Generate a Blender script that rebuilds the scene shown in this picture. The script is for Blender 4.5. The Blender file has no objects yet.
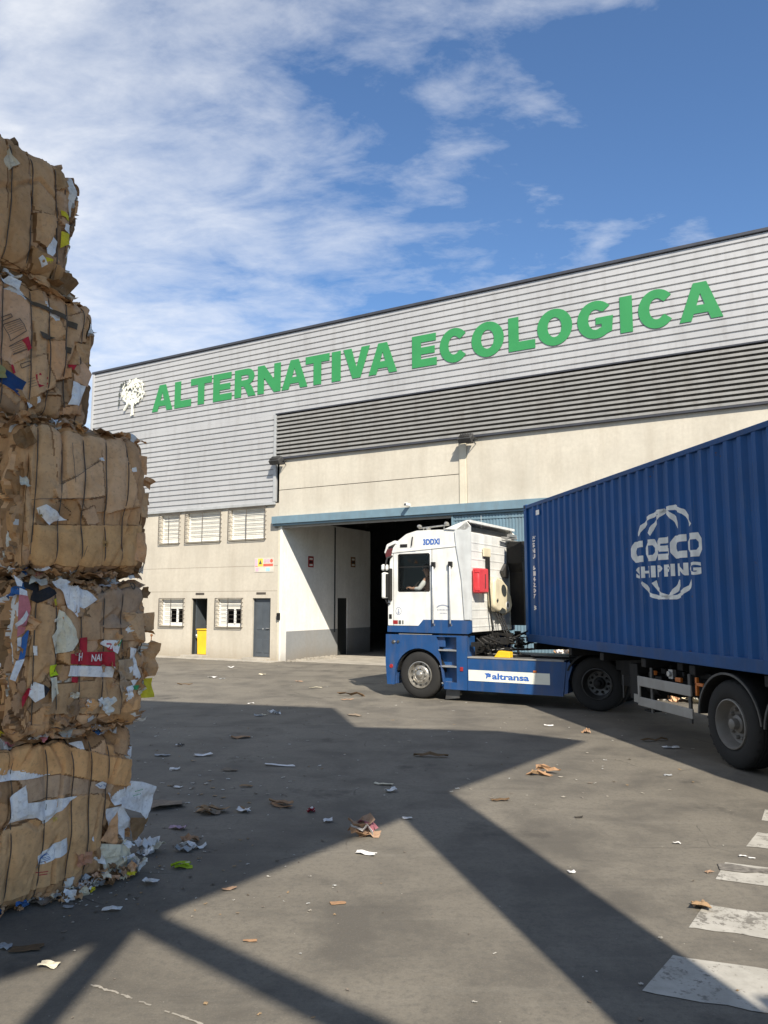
import bpy, bmesh, math, random
import numpy as np
from mathutils import Vector, Matrix, Euler
random.seed(7)
R = math.radians
scene = bpy.context.scene
col = scene.collection

# ------------------------------------------------------------------ measuring
FPX = 770.0; HZ = 603.0; TH = math.atan((HZ - 512) / FPX); CAMH = 2.0
def ray(u, v):
    a = (u - 384) / FPX; b = (512 - v) / FPX
    return Vector((a, math.cos(TH) - b * math.sin(TH), math.sin(TH) + b * math.cos(TH)))
def gnd(u, v, z=0.0):
    r = ray(u, v); k = (z - CAMH) / r.z
    return Vector((0, 0, CAMH)) + r * k
def az(deg):
    a = R(deg); return Vector((math.sin(a), math.cos(a), 0))
SUN_AZ = 165.3; COT = 1.2; SUN_EL = math.degrees(math.atan(1 / COT))

# ------------------------------------------------------------------ materials
def nmat(name):
    m = bpy.data.materials.new(name); m.use_nodes = True
    nt = m.node_tree; nt.nodes.clear()
    out = nt.nodes.new('ShaderNodeOutputMaterial'); b = nt.nodes.new('ShaderNodeBsdfPrincipled')
    nt.links.new(b.outputs[0], out.inputs[0])
    return m, nt, b
def ND(nt, typ, **kw):
    n = nt.nodes.new(typ)
    for k, v in kw.items():
        if k.startswith('_'): setattr(n, k[1:], v)
    for k, v in kw.items():
        if k.startswith('_'): continue
        key = int(k[1:]) if k[0] == 'i' and k[1:].isdigit() else k.replace('__', ' ')
        s = n.inputs[key]
        if hasattr(v, 'links') or isinstance(v, bpy.types.NodeSocket): nt.links.new(v, s)
        else: s.default_value = v
    return n
def coords(nt, scale=(1, 1, 1), kind='Object'):
    tc = ND(nt, 'ShaderNodeTexCoord')
    return ND(nt, 'ShaderNodeMapping', Vector=tc.outputs[kind], Scale=scale).outputs[0]
def noise(nt, vec, scale, detail=4, rough=.55, dist=0):
    return ND(nt, 'ShaderNodeTexNoise', Vector=vec, Scale=scale, Detail=detail, Roughness=rough, Distortion=dist).outputs['Fac']
def ramp(nt, fac, stops):
    n = ND(nt, 'ShaderNodeValToRGB', Fac=fac); cr = n.color_ramp
    while len(cr.elements) < len(stops): cr.elements.new(.5)
    for e, (p, c) in zip(cr.elements, stops):
        e.position = p; e.color = (c, c, c, 1) if not hasattr(c, '__len__') else (*c[:3], 1)
    return n.outputs[0]
def mix(nt, fac, a, b, blend='MIX'):
    n = nt.nodes.new('ShaderNodeMix'); n.data_type = 'RGBA'; n.blend_type = blend
    for s, v in ((n.inputs[0], fac), (n.inputs[6], a), (n.inputs[7], b)):
        if isinstance(v, bpy.types.NodeSocket): nt.links.new(v, s)
        else: s.default_value = v if not hasattr(v, '__len__') else ((*v, 1) if len(v) == 3 else v)
    return n.outputs[2]
def math_(nt, op, a, b=0.0):
    n = nt.nodes.new('ShaderNodeMath'); n.operation = op
    for s, v in ((n.inputs[0], a), (n.inputs[1], b)):
        if isinstance(v, bpy.types.NodeSocket): nt.links.new(v, s)
        else: s.default_value = v
    return n.outputs[0]
def bump(nt, b, h, strength=.3, dist=.01):
    n = ND(nt, 'ShaderNodeBump', Height=h, Strength=strength, Distance=dist)
    nt.links.new(n.outputs[0], b.inputs['Normal'])

def simple(name, c, rough=.5, metal=0., var=.15, vs=3., dirt=0., bmp=.1, bs=60., spec=.5, coat=0.):
    m, nt, b = nmat(name)
    v = coords(nt)
    n1 = noise(nt, v, vs, 5)
    dark = tuple(x * (1 - var) for x in c); lite = tuple(min(1, x * (1 + var * .6)) for x in c)
    cc = mix(nt, ramp(nt, n1, [(.3, 0.), (.7, 1.)]), dark, lite)
    if dirt:
        v2 = coords(nt, (2.2, 2.2, .35))
        n2 = ramp(nt, noise(nt, v2, 2.3, 6, .65), [(.48, 0.), (.75, 1.)])
        cc = mix(nt, math_(nt, 'MULTIPLY', n2, dirt), cc, (.13, .105, .08))
    nt.links.new(cc, b.inputs['Base Color'])
    rr = ND(nt, 'ShaderNodeMapRange', Value=n1, **{'i3': max(0, rough - .08), 'i4': min(1, rough + .1)})
    nt.links.new(rr.outputs[0], b.inputs['Roughness'])
    b.inputs['Metallic'].default_value = metal
    b.inputs['Specular IOR Level'].default_value = spec
    if coat: b.inputs['Coat Weight'].default_value = coat
    if bmp: bump(nt, b, noise(nt, v, bs, 3), bmp, .003)
    return m

M = {}
M['white_paint'] = simple('white_paint', (.74, .74, .71), .35, dirt=.22, coat=.3, bmp=.03)
M['fairing_grey'] = simple('fairing_grey', (.56, .58, .58), .4, dirt=.2)
M['blue_paint'] = simple('blue_paint', (.010, .060, .190), .36, dirt=.35, coat=.3, bmp=.03)
M['container_blue'] = simple('container_blue', (.006, .076, .255), .52, var=.16, vs=1.2, dirt=.12, bmp=.10, bs=14, spec=.3)
def wear(m, dist=1.6):
    nt = m.node_tree; b = [n for n in nt.nodes if n.type == 'BSDF_PRINCIPLED'][0]
    src = b.inputs['Base Color'].links[0].from_socket
    v = coords(nt); n = noise(nt, v, 3.2, 9, .78); n2 = noise(nt, coords(nt, (5, 5, .5)), 4, 6, .7)
    c = mix(nt, ramp(nt, n, [(.655, 0.), (.675, 1.)]), src, (.10, .045, .02))
    c = mix(nt, math_(nt, 'MULTIPLY', ramp(nt, n2, [(.60, 0.), (.70, 1.)]), .35), c, (.10, .14, .20))
    nt.links.new(c, b.inputs['Base Color'])
    old = b.inputs['Normal'].links[0].from_node
    bb = ND(nt, 'ShaderNodeBump', Height=noise(nt, coords(nt, (1, 1, .6)), 1.4, 3, .5), Strength=.55, Distance=.06)
    nt.links.new(bb.outputs[0], old.inputs['Normal'])
wear(M['container_blue'])
M['rail_blue'] = simple('rail_blue', (.013, .070, .215), .55, var=.2, dirt=.2, spec=.3)
M['decal_grey'] = simple('decal_grey', (.84, .84, .80), .6, var=.18, vs=6, dirt=.15)
M['rubber'] = simple('rubber', (.015, .0145, .014), .85, var=.35, vs=5, bmp=.2)
M['black_plastic'] = simple('black_plastic', (.012, .012, .012), .6, var=.3, dirt=.08, spec=.3)
M['black_metal'] = simple('black_metal', (.013, .013, .013), .7, var=.4, dirt=.15, spec=.3)
M['rim_grey'] = simple('rim_grey', (.19, .18, .165), .5, .2, var=.2, dirt=.35)
M['rim_chrome'] = simple('rim_chrome', (.44, .42, .38), .32, .75, var=.35, vs=14)
M['steel'] = simple('steel', (.50, .50, .49), .4, .7, var=.2, dirt=.2)
M['dark_steel'] = simple('dark_steel', (.10, .10, .10), .5, .6, var=.4, dirt=.3)
M['alu'] = simple('alu', (.31, .30, .28), .5, .2, dirt=.3)
M['red_plastic'] = simple('red_plastic', (.62, .05, .06), .4, dirt=.1)
M['cream'] = simple('cream', (.66, .59, .42), .5, dirt=.15)
M['yellow'] = simple('yellow', (.80, .50, .02), .45, dirt=.1)
M['amber'] = simple('amber', (.50, .14, .02), .4)
M['red_lens'] = simple('red_lens', (.30, .02, .02), .4)
M['seat_cloth'] = simple('seat_cloth', (.035, .035, .04), .9)
M['text_blue'] = simple('text_blue', (.03, .12, .42), .5, var=.05)
M['green_letter'] = simple('green_letter', (.030, .235, .072), .45, var=.06, vs=2)
M['emblem_white'] = simple('emblem_white', (.76, .76, .66), .5, var=.08)
M['emblem_dark'] = simple('emblem_dark', (.07, .08, .07), .6)
M['cladding'] = simple('cladding', (.445, .445, .445), .42, .15, var=.10, vs=.35, dirt=.22, bmp=.02)
M['coping'] = simple('coping', (.055, .058, .07), .5, .3)
M['trim_grey'] = simple('trim_grey', (.42, .43, .43), .5, .2, dirt=.2)
M['louvre'] = simple('louvre', (.30, .295, .28), .5, .15, var=.12, dirt=.35)
M['louvre_back'] = simple('louvre_back', (.035, .033, .03), .9); M['louvre_rear'] = simple('louvre_rear', (.22, .215, .20), .9)
M['steel_blue'] = simple('steel_blue', (.15, .235, .29), .5, .1, var=.12, dirt=.3)
M['door_grey'] = simple('door_grey', (.07, .082, .095), .45, dirt=.12)
M['dark_door'] = simple('dark_door', (.025, .028, .028), .6)
M['blind_white'] = simple('blind_white', (.72, .70, .63), .55, var=.08, dirt=.12)
M['frame_white'] = simple('frame_white', (.76, .76, .73), .4)
M['grille'] = simple('grille', (.10, .085, .07), .6, .4, dirt=.3)
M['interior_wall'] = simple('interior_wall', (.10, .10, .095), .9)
M['rust'] = simple('rust', (.22, .10, .045), .85, var=.4, vs=20)
M['skin'] = simple('skin', (.45, .25, .17), .55, var=.06)
M['shirt'] = simple('shirt', (.62, .60, .58), .85)
M['vest'] = simple('vest', (.45, .03, .03), .8)
M['hair'] = simple('hair', (.03, .02, .015), .7)
M['concrete_apron'] = simple('concrete_apron', (.36, .33, .28), .9, var=.25, vs=2, dirt=.3, bmp=.4, bs=25)

def wall_mat(name, base, seams=(), stain=.22, seam_x=None):
    m, nt, b = nmat(name)
    v = coords(nt)
    n1 = noise(nt, v, .8, 6, .6); n2 = noise(nt, v, 9, 5, .7)
    c = mix(nt, ramp(nt, n1, [(.3, 0.), (.7, 1.)]), tuple(x * .86 for x in base), tuple(x * 1.06 for x in base))
    c = mix(nt, ramp(nt, n2, [(.35, .35), (.6, 0.)]), c, tuple(x * .75 for x in base))
    vs = coords(nt, (1.3, 1.3, .16))
    st = ramp(nt, noise(nt, vs, 1.5, 7, .7), [(.45, 0.), (.70, 1.)])
    c = mix(nt, math_(nt, 'MULTIPLY', st, stain), c, (.24, .19, .13))
    sep = ND(nt, 'ShaderNodeSeparateXYZ', Vector=v)
    z = sep.outputs[2]
    # damp dirt near the foot of the wall, ragged edge
    zz = math_(nt, 'ADD', z, math_(nt, 'MULTIPLY', n1, -.7))
    foot = ramp(nt, ND(nt, 'ShaderNodeMapRange', Value=zz, **{'i1': -.35, 'i2': .35}).outputs[0], [(0., .55), (.6, .12), (1., 0.)])
    c = mix(nt, foot, c, (.20, .16, .11))
    for s in seams:
        d = math_(nt, 'ABSOLUTE', math_(nt, 'SUBTRACT', z, s))
        k = math_(nt, 'LESS_THAN', d, .012)
        c = mix(nt, math_(nt, 'MULTIPLY', k, .5), c, (.14, .11, .08))
    nt.links.new(c, b.inputs['Base Color']); b.inputs['Roughness'].default_value = .92
    bump(nt, b, noise(nt, v, 45, 4, .7), .35, .004)
    return m
M['wall'] = wall_mat('render_wall', (.52, .475, .395), seams=(3.30, 2.42))
M['wall_upper'] = wall_mat('concrete_panel_upper', (.54, .50, .42), seams=(), stain=.25)
M['white_wall'] = wall_mat('white_wall', (.82, .81, .77), stain=.15)
M['grey_wall'] = wall_mat('grey_painted_wall', (.26, .27, .275), stain=.2)
M['pillar'] = wall_mat('pillar_cream', (.62, .57, .45), stain=.2)

def attr_mat(name, rough=.85, bscale=40, bstr=.45, grime=.28):
    m, nt, b = nmat(name)
    a = ND(nt, 'ShaderNodeAttribute', _attribute_name='col').outputs['Color']
    v = coords(nt)
    n1 = noise(nt, v, 7, 6, .65); n2 = noise(nt, v, 45, 4, .6)
    c = mix(nt, 1.0, a, ramp(nt, n1, [(.3, (.76, .74, .72)), (.55, (1, 1, 1)), (.75, (1.0, .98, .95))]), 'MULTIPLY')
    st = ramp(nt, noise(nt, coords(nt, (1, 1, 1.6)), 3.2, 7, .72), [(.50, 0.), (.72, 1.)])
    c = mix(nt, math_(nt, 'MULTIPLY', st, grime), c, (.10, .068, .042))
    c = mix(nt, ramp(nt, n2, [(.32, .25), (.45, 0.)]), c, (.09, .06, .035))
    nt.links.new(c, b.inputs['Base Color']); b.inputs['Roughness'].default_value = rough
    b.inputs['Specular IOR Level'].default_value = .25
    h = math_(nt, 'ADD', noise(nt, v, bscale, 5, .6), math_(nt, 'MULTIPLY', noise(nt, v, 9, 3, .5, .6), 1.6))
    bump(nt, b, h, bstr, .012)
    return m
M['cardboard'] = attr_mat('cardboard', .85, 40, .28, .22)
M['paper'] = attr_mat('paper_sheet', .8, 30, .25, .16)

def ground_mat():
    m, nt, b = nmat('yard_concrete')
    v = coords(nt)
    big = noise(nt, v, .16, 6, .6, .4); mid = noise(nt, v, 1.1, 7, .65, .3); fin = noise(nt, v, 22, 6, .7)
    c = mix(nt, ramp(nt, big, [(.32, 0.), (.68, 1.)]), (.136, .122, .100), (.204, .184, .150))
    c = mix(nt, ramp(nt, mid, [(.36, .85), (.56, 0.)]), c, (.094, .085, .072))
    c = mix(nt, ramp(nt, fin, [(.38, .5), (.52, 0.), (.64, 0.), (.78, .35)]), c, (.10, .094, .082))
    # scuffs and dragged tyre dirt, long in one direction
    vd = ND(nt, 'ShaderNodeMapping', Vector=coords(nt), Rotation=(0, 0, R(-28)), Scale=(.22, 2.6, 1)).outputs[0]
    sc = ramp(nt, noise(nt, vd, 1.3, 8, .72), [(.56, 0.), (.74, 1.)])
    c = mix(nt, math_(nt, 'MULTIPLY', sc, .30), c, (.26, .24, .20))
    vd2 = ND(nt, 'ShaderNodeMapping', Vector=coords(nt), Rotation=(0, 0, R(35)), Scale=(.3, 3.5, 1)).outputs[0]
    sd = ramp(nt, noise(nt, vd2, 1.0, 8, .7), [(.57, 0.), (.75, 1.)])
    c = mix(nt, math_(nt, 'MULTIPLY', sd, .42), c, (.060, .056, .050))
    gr = noise(nt, v, 75, 3, .8)
    c = mix(nt, ramp(nt, gr, [(.30, .45), (.46, 0.), (.56, 0.), (.72, .30)]), c, mix(nt, math_(nt, 'GREATER_THAN', gr, .5), (.085, .078, .066), (.30, .275, .23)))
    # curved tyre tracks of turning lorries
    sx = ND(nt, 'ShaderNodeSeparateXYZ', Vector=v)
    for (qx, qy, rad, wd, k_) in ((13.5, 4.0, 12.6, .16, .34), (13.5, 4.0, 10.7, .16, .34), (-7.0, -3.5, 14.2, .14, .26), (-7.0, -3.5, 12.3, .14, .26), (9.0, 22.0, 11.8, .15, .30)):
        ddx = math_(nt, 'SUBTRACT', sx.outputs[0], qx); ddy = math_(nt, 'SUBTRACT', sx.outputs[1], qy)
        rr_ = math_(nt, 'SQRT', math_(nt, 'ADD', math_(nt, 'MULTIPLY', ddx, ddx), math_(nt, 'MULTIPLY', ddy, ddy)))
        dd = math_(nt, 'ABSOLUTE', math_(nt, 'SUBTRACT', rr_, rad))
        tk = ND(nt, 'ShaderNodeMapRange', Value=dd, _clamp=True, **{'i1': wd, 'i2': wd*.5, 'i3': 0., 'i4': k_}).outputs[0]
        c = mix(nt, math_(nt, 'MULTIPLY', tk, ramp(nt, noise(nt, v, 1.7, 6, .7), [(.38, .0), (.62, 1.)])), c, (.070, .064, .055))
    # oil spots
    oil = ramp(nt, noise(nt, v, .8, 6, .65), [(.60, 0.), (.68, .65)])
    c = mix(nt, oil, c, (.055, .050, .044))
    # pale flecks of trodden paper and grit
    vo = ND(nt, 'ShaderNodeTexVoronoi', Vector=v, Scale=9, Randomness=1.)
    fl = math_(nt, 'LESS_THAN', vo.outputs['Distance'], math_(nt, 'MULTIPLY', math_(nt, 'SUBTRACT', noise(nt, v, .7, 4), .47), .42))
    c = mix(nt, math_(nt, 'MULTIPLY', fl, .6), c, (.40, .37, .31))
    # cracks
    dv = mix(nt, .22, v, ND(nt, 'ShaderNodeTexNoise', Vector=v, Scale=1.1, Detail=8).outputs['Color'])
    ve = ND(nt, 'ShaderNodeTexVoronoi', Vector=dv, Scale=.33, _feature='DISTANCE_TO_EDGE')
    ck = math_(nt, 'MULTIPLY', math_(nt, 'LESS_THAN', ve.outputs['Distance'], .0018), ramp(nt, noise(nt, v, 1.1, 5), [(.52, 0.), (.6, 1.)]))
    c = mix(nt, math_(nt, 'MULTIPLY', ck, .5), c, (.05, .045, .04))
    nt.links.new(c, b.inputs['Base Color'])
    nt.links.new(ND(nt, 'ShaderNodeMapRange', Value=mid, **{'i3': .72, 'i4': .95}).outputs[0], b.inputs['Roughness'])
    b.inputs['Specular IOR Level'].default_value = .35
    hh = math_(nt, 'ADD', noise(nt, v, 60, 5, .7), math_(nt, 'MULTIPLY', noise(nt, v, 6, 5, .6), 1.5))
    bump(nt, b, hh, .38, .006)
    return m
M['ground'] = ground_mat()

def paint_mat():
    m, nt, b = nmat('worn_road_paint')
    v = coords(nt)
    n = noise(nt, v, 14, 8, .75); n2 = noise(nt, v, 2.2, 5, .6)
    f = math_(nt, 'ADD', n, math_(nt, 'MULTIPLY', math_(nt, 'SUBTRACT', n2, .5), .75))
    c = mix(nt, ramp(nt, f, [(.36, 0.), (.45, 1.)]), (.12, .11, .095), (.44, .42, .375))
    c = mix(nt, ramp(nt, noise(nt, v, 5, 6, .7), [(.42, .5), (.65, 0.)]), c, (.26, .245, .21))
    nt.links.new(c, b.inputs['Base Color']); b.inputs['Roughness'].default_value = .85
    bump(nt, b, noise(nt, v, 60, 5, .7), .3, .004)
    return m
M['road_paint'] = paint_mat()
M['road_smear'] = simple('road_smear', (.17, .155, .135), .9, var=.5, vs=22, bmp=.3)

def glass_mat(name, tint=(.30, .33, .33), refl=.07):
    m = bpy.data.materials.new(name); m.use_nodes = True; nt = m.node_tree; nt.nodes.clear()
    out = nt.nodes.new('ShaderNodeOutputMaterial')
    t = ND(nt, 'ShaderNodeBsdfTransparent', Color=(*tint, 1)); g = ND(nt, 'ShaderNodeBsdfGlossy', Color=(1, 1, 1, 1), Roughness=.02)
    fr = ND(nt, 'ShaderNodeFresnel', IOR=1.22)
    mx = nt.nodes.new('ShaderNodeMixShader'); nt.links.new(fr.outputs[0], mx.inputs[0])
    nt.links.new(t.outputs[0], mx.inputs[1]); nt.links.new(g.outputs[0], mx.inputs[2]); nt.links.new(mx.outputs[0], out.inputs[0])
    return m
M['cab_glass'] = glass_mat('cab_glass', (.80, .83, .82))
M['window_glass'] = glass_mat('window_glass', (.16, .18, .19))

# ------------------------------------------------------------------ mesh helpers
def link(o, parent=None):
    col.objects.link(o)
    if parent is not None: o.parent = parent
    return o
def meta(o, label=None, cat=None, group=None, kind=None):
    if label: o['label'] = label
    if cat: o['category'] = cat
    if group: o['group'] = group
    if kind: o['kind'] = kind
    return o
def empty(name, loc, rz, label, cat, group=None):
    o = bpy.data.objects.new(name, None); o.empty_display_size = .3
    col.objects.link(o); o.location = loc; o.rotation_euler = (0, 0, rz)
    return meta(o, label, cat, group)

class MB:
    def __init__(s): s.v = []; s.f = []; s.m = []; s.c = []
    def add(s, vs, fs, mi=0, c=None):
        o = len(s.v); s.v += [tuple(x) for x in vs]
        for f in fs: s.f.append([o + i for i in f]); s.m.append(mi); s.c.append(c or (.5, .5, .5))
        return s
    def box(s, x0, x1, y0, y1, z0, z1, mi=0, c=None):
        x0, x1 = sorted((x0, x1)); y0, y1 = sorted((y0, y1)); z0, z1 = sorted((z0, z1))
        v = [(x0,y0,z0),(x1,y0,z0),(x1,y1,z0),(x0,y1,z0),(x0,y0,z1),(x1,y0,z1),(x1,y1,z1),(x0,y1,z1)]
        return s.add(v, [(0,3,2,1),(4,5,6,7),(0,1,5,4),(1,2,6,5),(2,3,7,6),(3,0,4,7)], mi, c)
    def prism(s, poly, a0, a1, axis='y', mi=0, c=None):
        # poly in the plane across `axis`
        n = len(poly)
        def P(p, a):
            return (p[0], a, p[1]) if axis == 'y' else ((a, p[0], p[1]) if axis == 'x' else (p[0], p[1], a))
        vs = [P(p, a0) for p in poly] + [P(p, a1) for p in poly]
        fs = [tuple(range(n))[::-1], tuple(range(n, 2 * n))] + [(i, (i + 1) % n, n + (i + 1) % n, n + i) for i in range(n)]
        return s.add(vs, fs, mi, c)
    def tube(s, pts, r, n=8, mi=0, c=None, cap=True):
        pts = [Vector(p) for p in pts]; rs = r if hasattr(r, '__len__') else [r] * len(pts)
        vs = []; up = Vector((0.13, .21, 1)).normalized()
        for i, p in enumerate(pts):
            t = (pts[min(i + 1, len(pts) - 1)] - pts[max(i - 1, 0)]).normalized()
            a = t.cross(up)
            if a.length < .05: a = t.cross(Vector((1, 0, 0)))
            a.normalize(); b = t.cross(a)
            for k in range(n):
                q = 2 * math.pi * k / n
                vs.append(p + (a * math.cos(q) + b * math.sin(q)) * rs[i])
        fs = [(i*n+k, i*n+(k+1)%n, (i+1)*n+(k+1)%n, (i+1)*n+k) for i in range(len(pts)-1) for k in range(n)]
        if cap: fs += [tuple(range(n)), tuple(range((len(pts)-1)*n, len(pts)*n))[::-1]]
        return s.add(vs, fs, mi, c)
    def lathe(s, prof, cx, cz, n=40, mi=0, c=None, y0=0):
        # prof: list of (y, r); axis = Y through (cx, cz)
        vs = [(cx + r * math.cos(2*math.pi*k/n), y0 + y, cz + r * math.sin(2*math.pi*k/n)) for (y, r) in prof for k in range(n)]
        fs = [(i*n+k, i*n+(k+1)%n, (i+1)*n+(k+1)%n, (i+1)*n+k) for i in range(len(prof)-1) for k in range(n)]
        return s.add(vs, fs, mi, c)
    def mesh(s, me, fn, mi=0, c=None):
        return s.add([fn(*v.co) for v in me.vertices], [tuple(p.vertices) for p in me.polygons], mi, c)
    def build(s, name, mats, parent=None, bevel=0, smooth=None, recalc=True, seg=2):
        me = bpy.data.meshes.new(name); me.from_pydata(s.v, [], s.f)
        if not isinstance(mats, (list, tuple)): mats = [mats]
        for m in mats: me.materials.append(m)
        me.polygons.foreach_set('material_index', s.m)
        if any(c != (.5, .5, .5) for c in s.c):
            at = me.color_attributes.new('col', 'FLOAT_COLOR', 'CORNER')
            buf = []
            for f, c in zip(s.f, s.c): buf += [c[0], c[1], c[2], 1.] * len(f)
            at.data.foreach_set('color', buf)
        if recalc:
            bm = bmesh.new(); bm.from_mesh(me); bmesh.ops.recalc_face_normals(bm, faces=bm.faces); bm.to_mesh(me); bm.free()
        if smooth is not None:
            me.polygons.foreach_set('use_smooth', [True] * len(me.polygons)); me.set_sharp_from_angle(angle=R(smooth))
        me.update()
        o = bpy.data.objects.new(name, me); link(o, parent)
        if bevel:
            b = o.modifiers.new('bevel', 'BEVEL'); b.width = bevel; b.segments = seg; b.limit_method = 'ANGLE'; b.angle_limit = R(35)
        return o

def shape_mesh(loops, depth=0., bev=0.):
    """filled 2D outline(s) with holes -> mesh data in XY, extruded +-depth/2 in Z"""
    cu = bpy.data.curves.new('t', 'CURVE'); cu.dimensions = '2D'; cu.fill_mode = 'BOTH'; cu.extrude = depth / 2; cu.bevel_depth = bev
    for lp in loops:
        sp = cu.splines.new('POLY'); sp.points.add(len(lp) - 1)
        for p, q in zip(sp.points, lp): p.co = (q[0], q[1], 0, 1)
        sp.use_cyclic_u = True
    return _to_mesh(cu)
def _to_mesh(cu):
    ob = bpy.data.objects.new('t', cu); col.objects.link(ob)
    dg = bpy.context.evaluated_depsgraph_get(); dg.update()
    me = bpy.data.meshes.new_from_object(ob.evaluated_get(dg))
    bpy.data.objects.remove(ob); bpy.data.curves.remove(cu)
    return me
def text_mesh(txt, size, depth=.002, bold=0., shear=0., align='LEFT', space=1.):
    cu = bpy.data.curves.new('t', 'FONT'); cu.body = txt; cu.size = size; cu.extrude = depth / 2; cu.offset = bold
    cu.shear = shear; cu.align_x = align; cu.space_character = space; cu.resolution_u = 3
    return _to_mesh(cu)
def fit(me, w, h):
    xs = [v.co.x for v in me.vertices]; ys = [v.co.y for v in me.vertices]
    x0, x1, y0, y1 = min(xs), max(xs), min(ys), max(ys)
    for v in me.vertices: v.co.x = (v.co.x - x0) / (x1 - x0) * w; v.co.y = (v.co.y - y0) / (y1 - y0) * h
    return me
def arc(cx, cy, rx, ry, a0, a1, n):
    return [(cx + rx * math.cos(R(a0 + (a1 - a0) * i / n)), cy + ry * math.sin(R(a0 + (a1 - a0) * i / n))) for i in range(n + 1)]

# smooth value noise on numpy arrays
def _h(i, j, k, s):
    n = (i * 374761393 + j * 668265263 + k * 2147483647 + s * 974711) & 0xffffffff
    n = ((n ^ (n >> 13)) * 1274126177) & 0xffffffff
    return ((n ^ (n >> 16)) & 0xffff) / 65535.0
def vn(P, sc, seed=0):
    Q = np.asarray(P, float) * sc + 1000.0; I = np.floor(Q).astype(np.int64); F = Q - I; F = F * F * (3 - 2 * F)
    o = 0
    for a in (0, 1):
        for b in (0, 1):
            for c in (0, 1):
                w = (F[..., 0] if a else 1 - F[..., 0]) * (F[..., 1] if b else 1 - F[..., 1]) * (F[..., 2] if c else 1 - F[..., 2])
                o = o + w * _h(I[..., 0] + a, I[..., 1] + b, I[..., 2] + c, seed)
    return o - .5
def fbm(P, sc, seed=0, oct=3):
    return sum(vn(P, sc * 2.1 ** i, seed + i * 7) * .5 ** i for i in range(oct))

_RT = np.array([[.64,.48,-.6],[-.6,.8,0.],[.48,.36,.8]])
def facet(P, sc, seed=0):
    """noise made of straight-edged facets (tetrahedral blend on a turned lattice): reads as creased card"""
    Q = (np.asarray(P, float) @ _RT) * sc + 500.0; I = np.floor(Q).astype(np.int64); F = Q - I
    o = np.argsort(-F, axis=-1); Fs = np.take_along_axis(F, o, -1)
    cur = I.copy(); v = _h(cur[...,0], cur[...,1], cur[...,2], seed) * (1 - Fs[...,0])
    for k in range(3):
        cur = cur + (np.arange(3) == o[..., k:k+1])
        wt = Fs[..., k] - (Fs[..., k+1] if k < 2 else 0)
        v = v + _h(cur[...,0], cur[...,1], cur[...,2], seed) * wt
    return v - .5
# ------------------------------------------------------------------ world, sun, camera
w = bpy.data.worlds.new('World'); scene.world = w; w.use_nodes = True
nt = w.node_tree; nt.nodes.clear()
out = nt.nodes.new('ShaderNodeOutputWorld'); bg = nt.nodes.new('ShaderNodeBackground'); nt.links.new(bg.outputs[0], out.inputs[0])
sky = nt.nodes.new('ShaderNodeTexSky'); sky.sky_type = 'NISHITA'; sky.sun_disc = False
sky.sun_elevation = R(SUN_EL); sky.sun_rotation = R(SUN_AZ); sky.air_density = 1.0; sky.dust_density = .6; sky.ozone_density = 1.6
g = ND(nt, 'ShaderNodeTexCoord').outputs['Generated']
sp = ND(nt, 'ShaderNodeSeparateXYZ', Vector=g)
zz = math_(nt, 'ADD', math_(nt, 'MAXIMUM', sp.outputs[2], .0), .16)
cx = math_(nt, 'DIVIDE', sp.outputs[0], zz); cy = math_(nt, 'DIVIDE', sp.outputs[1], zz)
cv = ND(nt, 'ShaderNodeCombineXYZ', X=cx, Y=cy, Z=0.).outputs[0]
cm = ND(nt, 'ShaderNodeMapping', Vector=cv, Rotation=(0, 0, R(35)), Scale=(1.0, 1.55, 1)).outputs[0]
n1 = noise(nt, cm, 1.1, 12, .60, .35); n2 = noise(nt, cm, 5.5, 9, .62, .25)
n1 = math_(nt, 'ADD', math_(nt, 'MULTIPLY', n1, .64), math_(nt, 'MULTIPLY', n2, .36))
# the cloud bank fills the side of the sky over the bales; its edge leans
edge = math_(nt, 'ADD', cx, math_(nt, 'MULTIPLY', cy, .12))
bank = ND(nt, 'ShaderNodeMapRange', Value=edge, _clamp=True, **{'i1': .62, 'i2': -.30, 'i3': -.105, 'i4': .13}).outputs[0]
def puff(px_, py_, rx, ry, amp):
    dx_ = math_(nt, 'DIVIDE', math_(nt, 'SUBTRACT', cx, px_), rx); dy_ = math_(nt, 'DIVIDE', math_(nt, 'SUBTRACT', cy, py_), ry)
    d2 = math_(nt, 'ADD', math_(nt, 'MULTIPLY', dx_, dx_), math_(nt, 'MULTIPLY', dy_, dy_))
    return math_(nt, 'MULTIPLY', math_(nt, 'EXPONENT', math_(nt, 'MULTIPLY', d2, -1.0), 0.0), amp * .62)
for q_ in ((.02, 1.02, .10, .035, .12), (.15, .965, .12, .03, .15), (.30, .93, .13, .035, .13), (.09, 1.12, .05, .03, .13), (.12, 1.22, .07, .04, .09), (.44, 1.49, .03, .05, .17), (.24, 1.03, .05, .02, .08)):
    bank = math_(nt, 'ADD', bank, puff(*q_))
fac = ramp(nt, math_(nt, 'ADD', n1, bank), [(.455, 0.), (.56, .36), (.74, .82)])
cloud = mix(nt, n2, (6.3, 6.8, 7.6), (8.9, 8.9, 8.9))
skyc = mix(nt, 1.0, sky.outputs[0], (.86, 1.10, 1.34), 'MULTIPLY')
nt.links.new(mix(nt, fac, skyc, cloud), bg.inputs[0]); bg.inputs[1].default_value = .082

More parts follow.
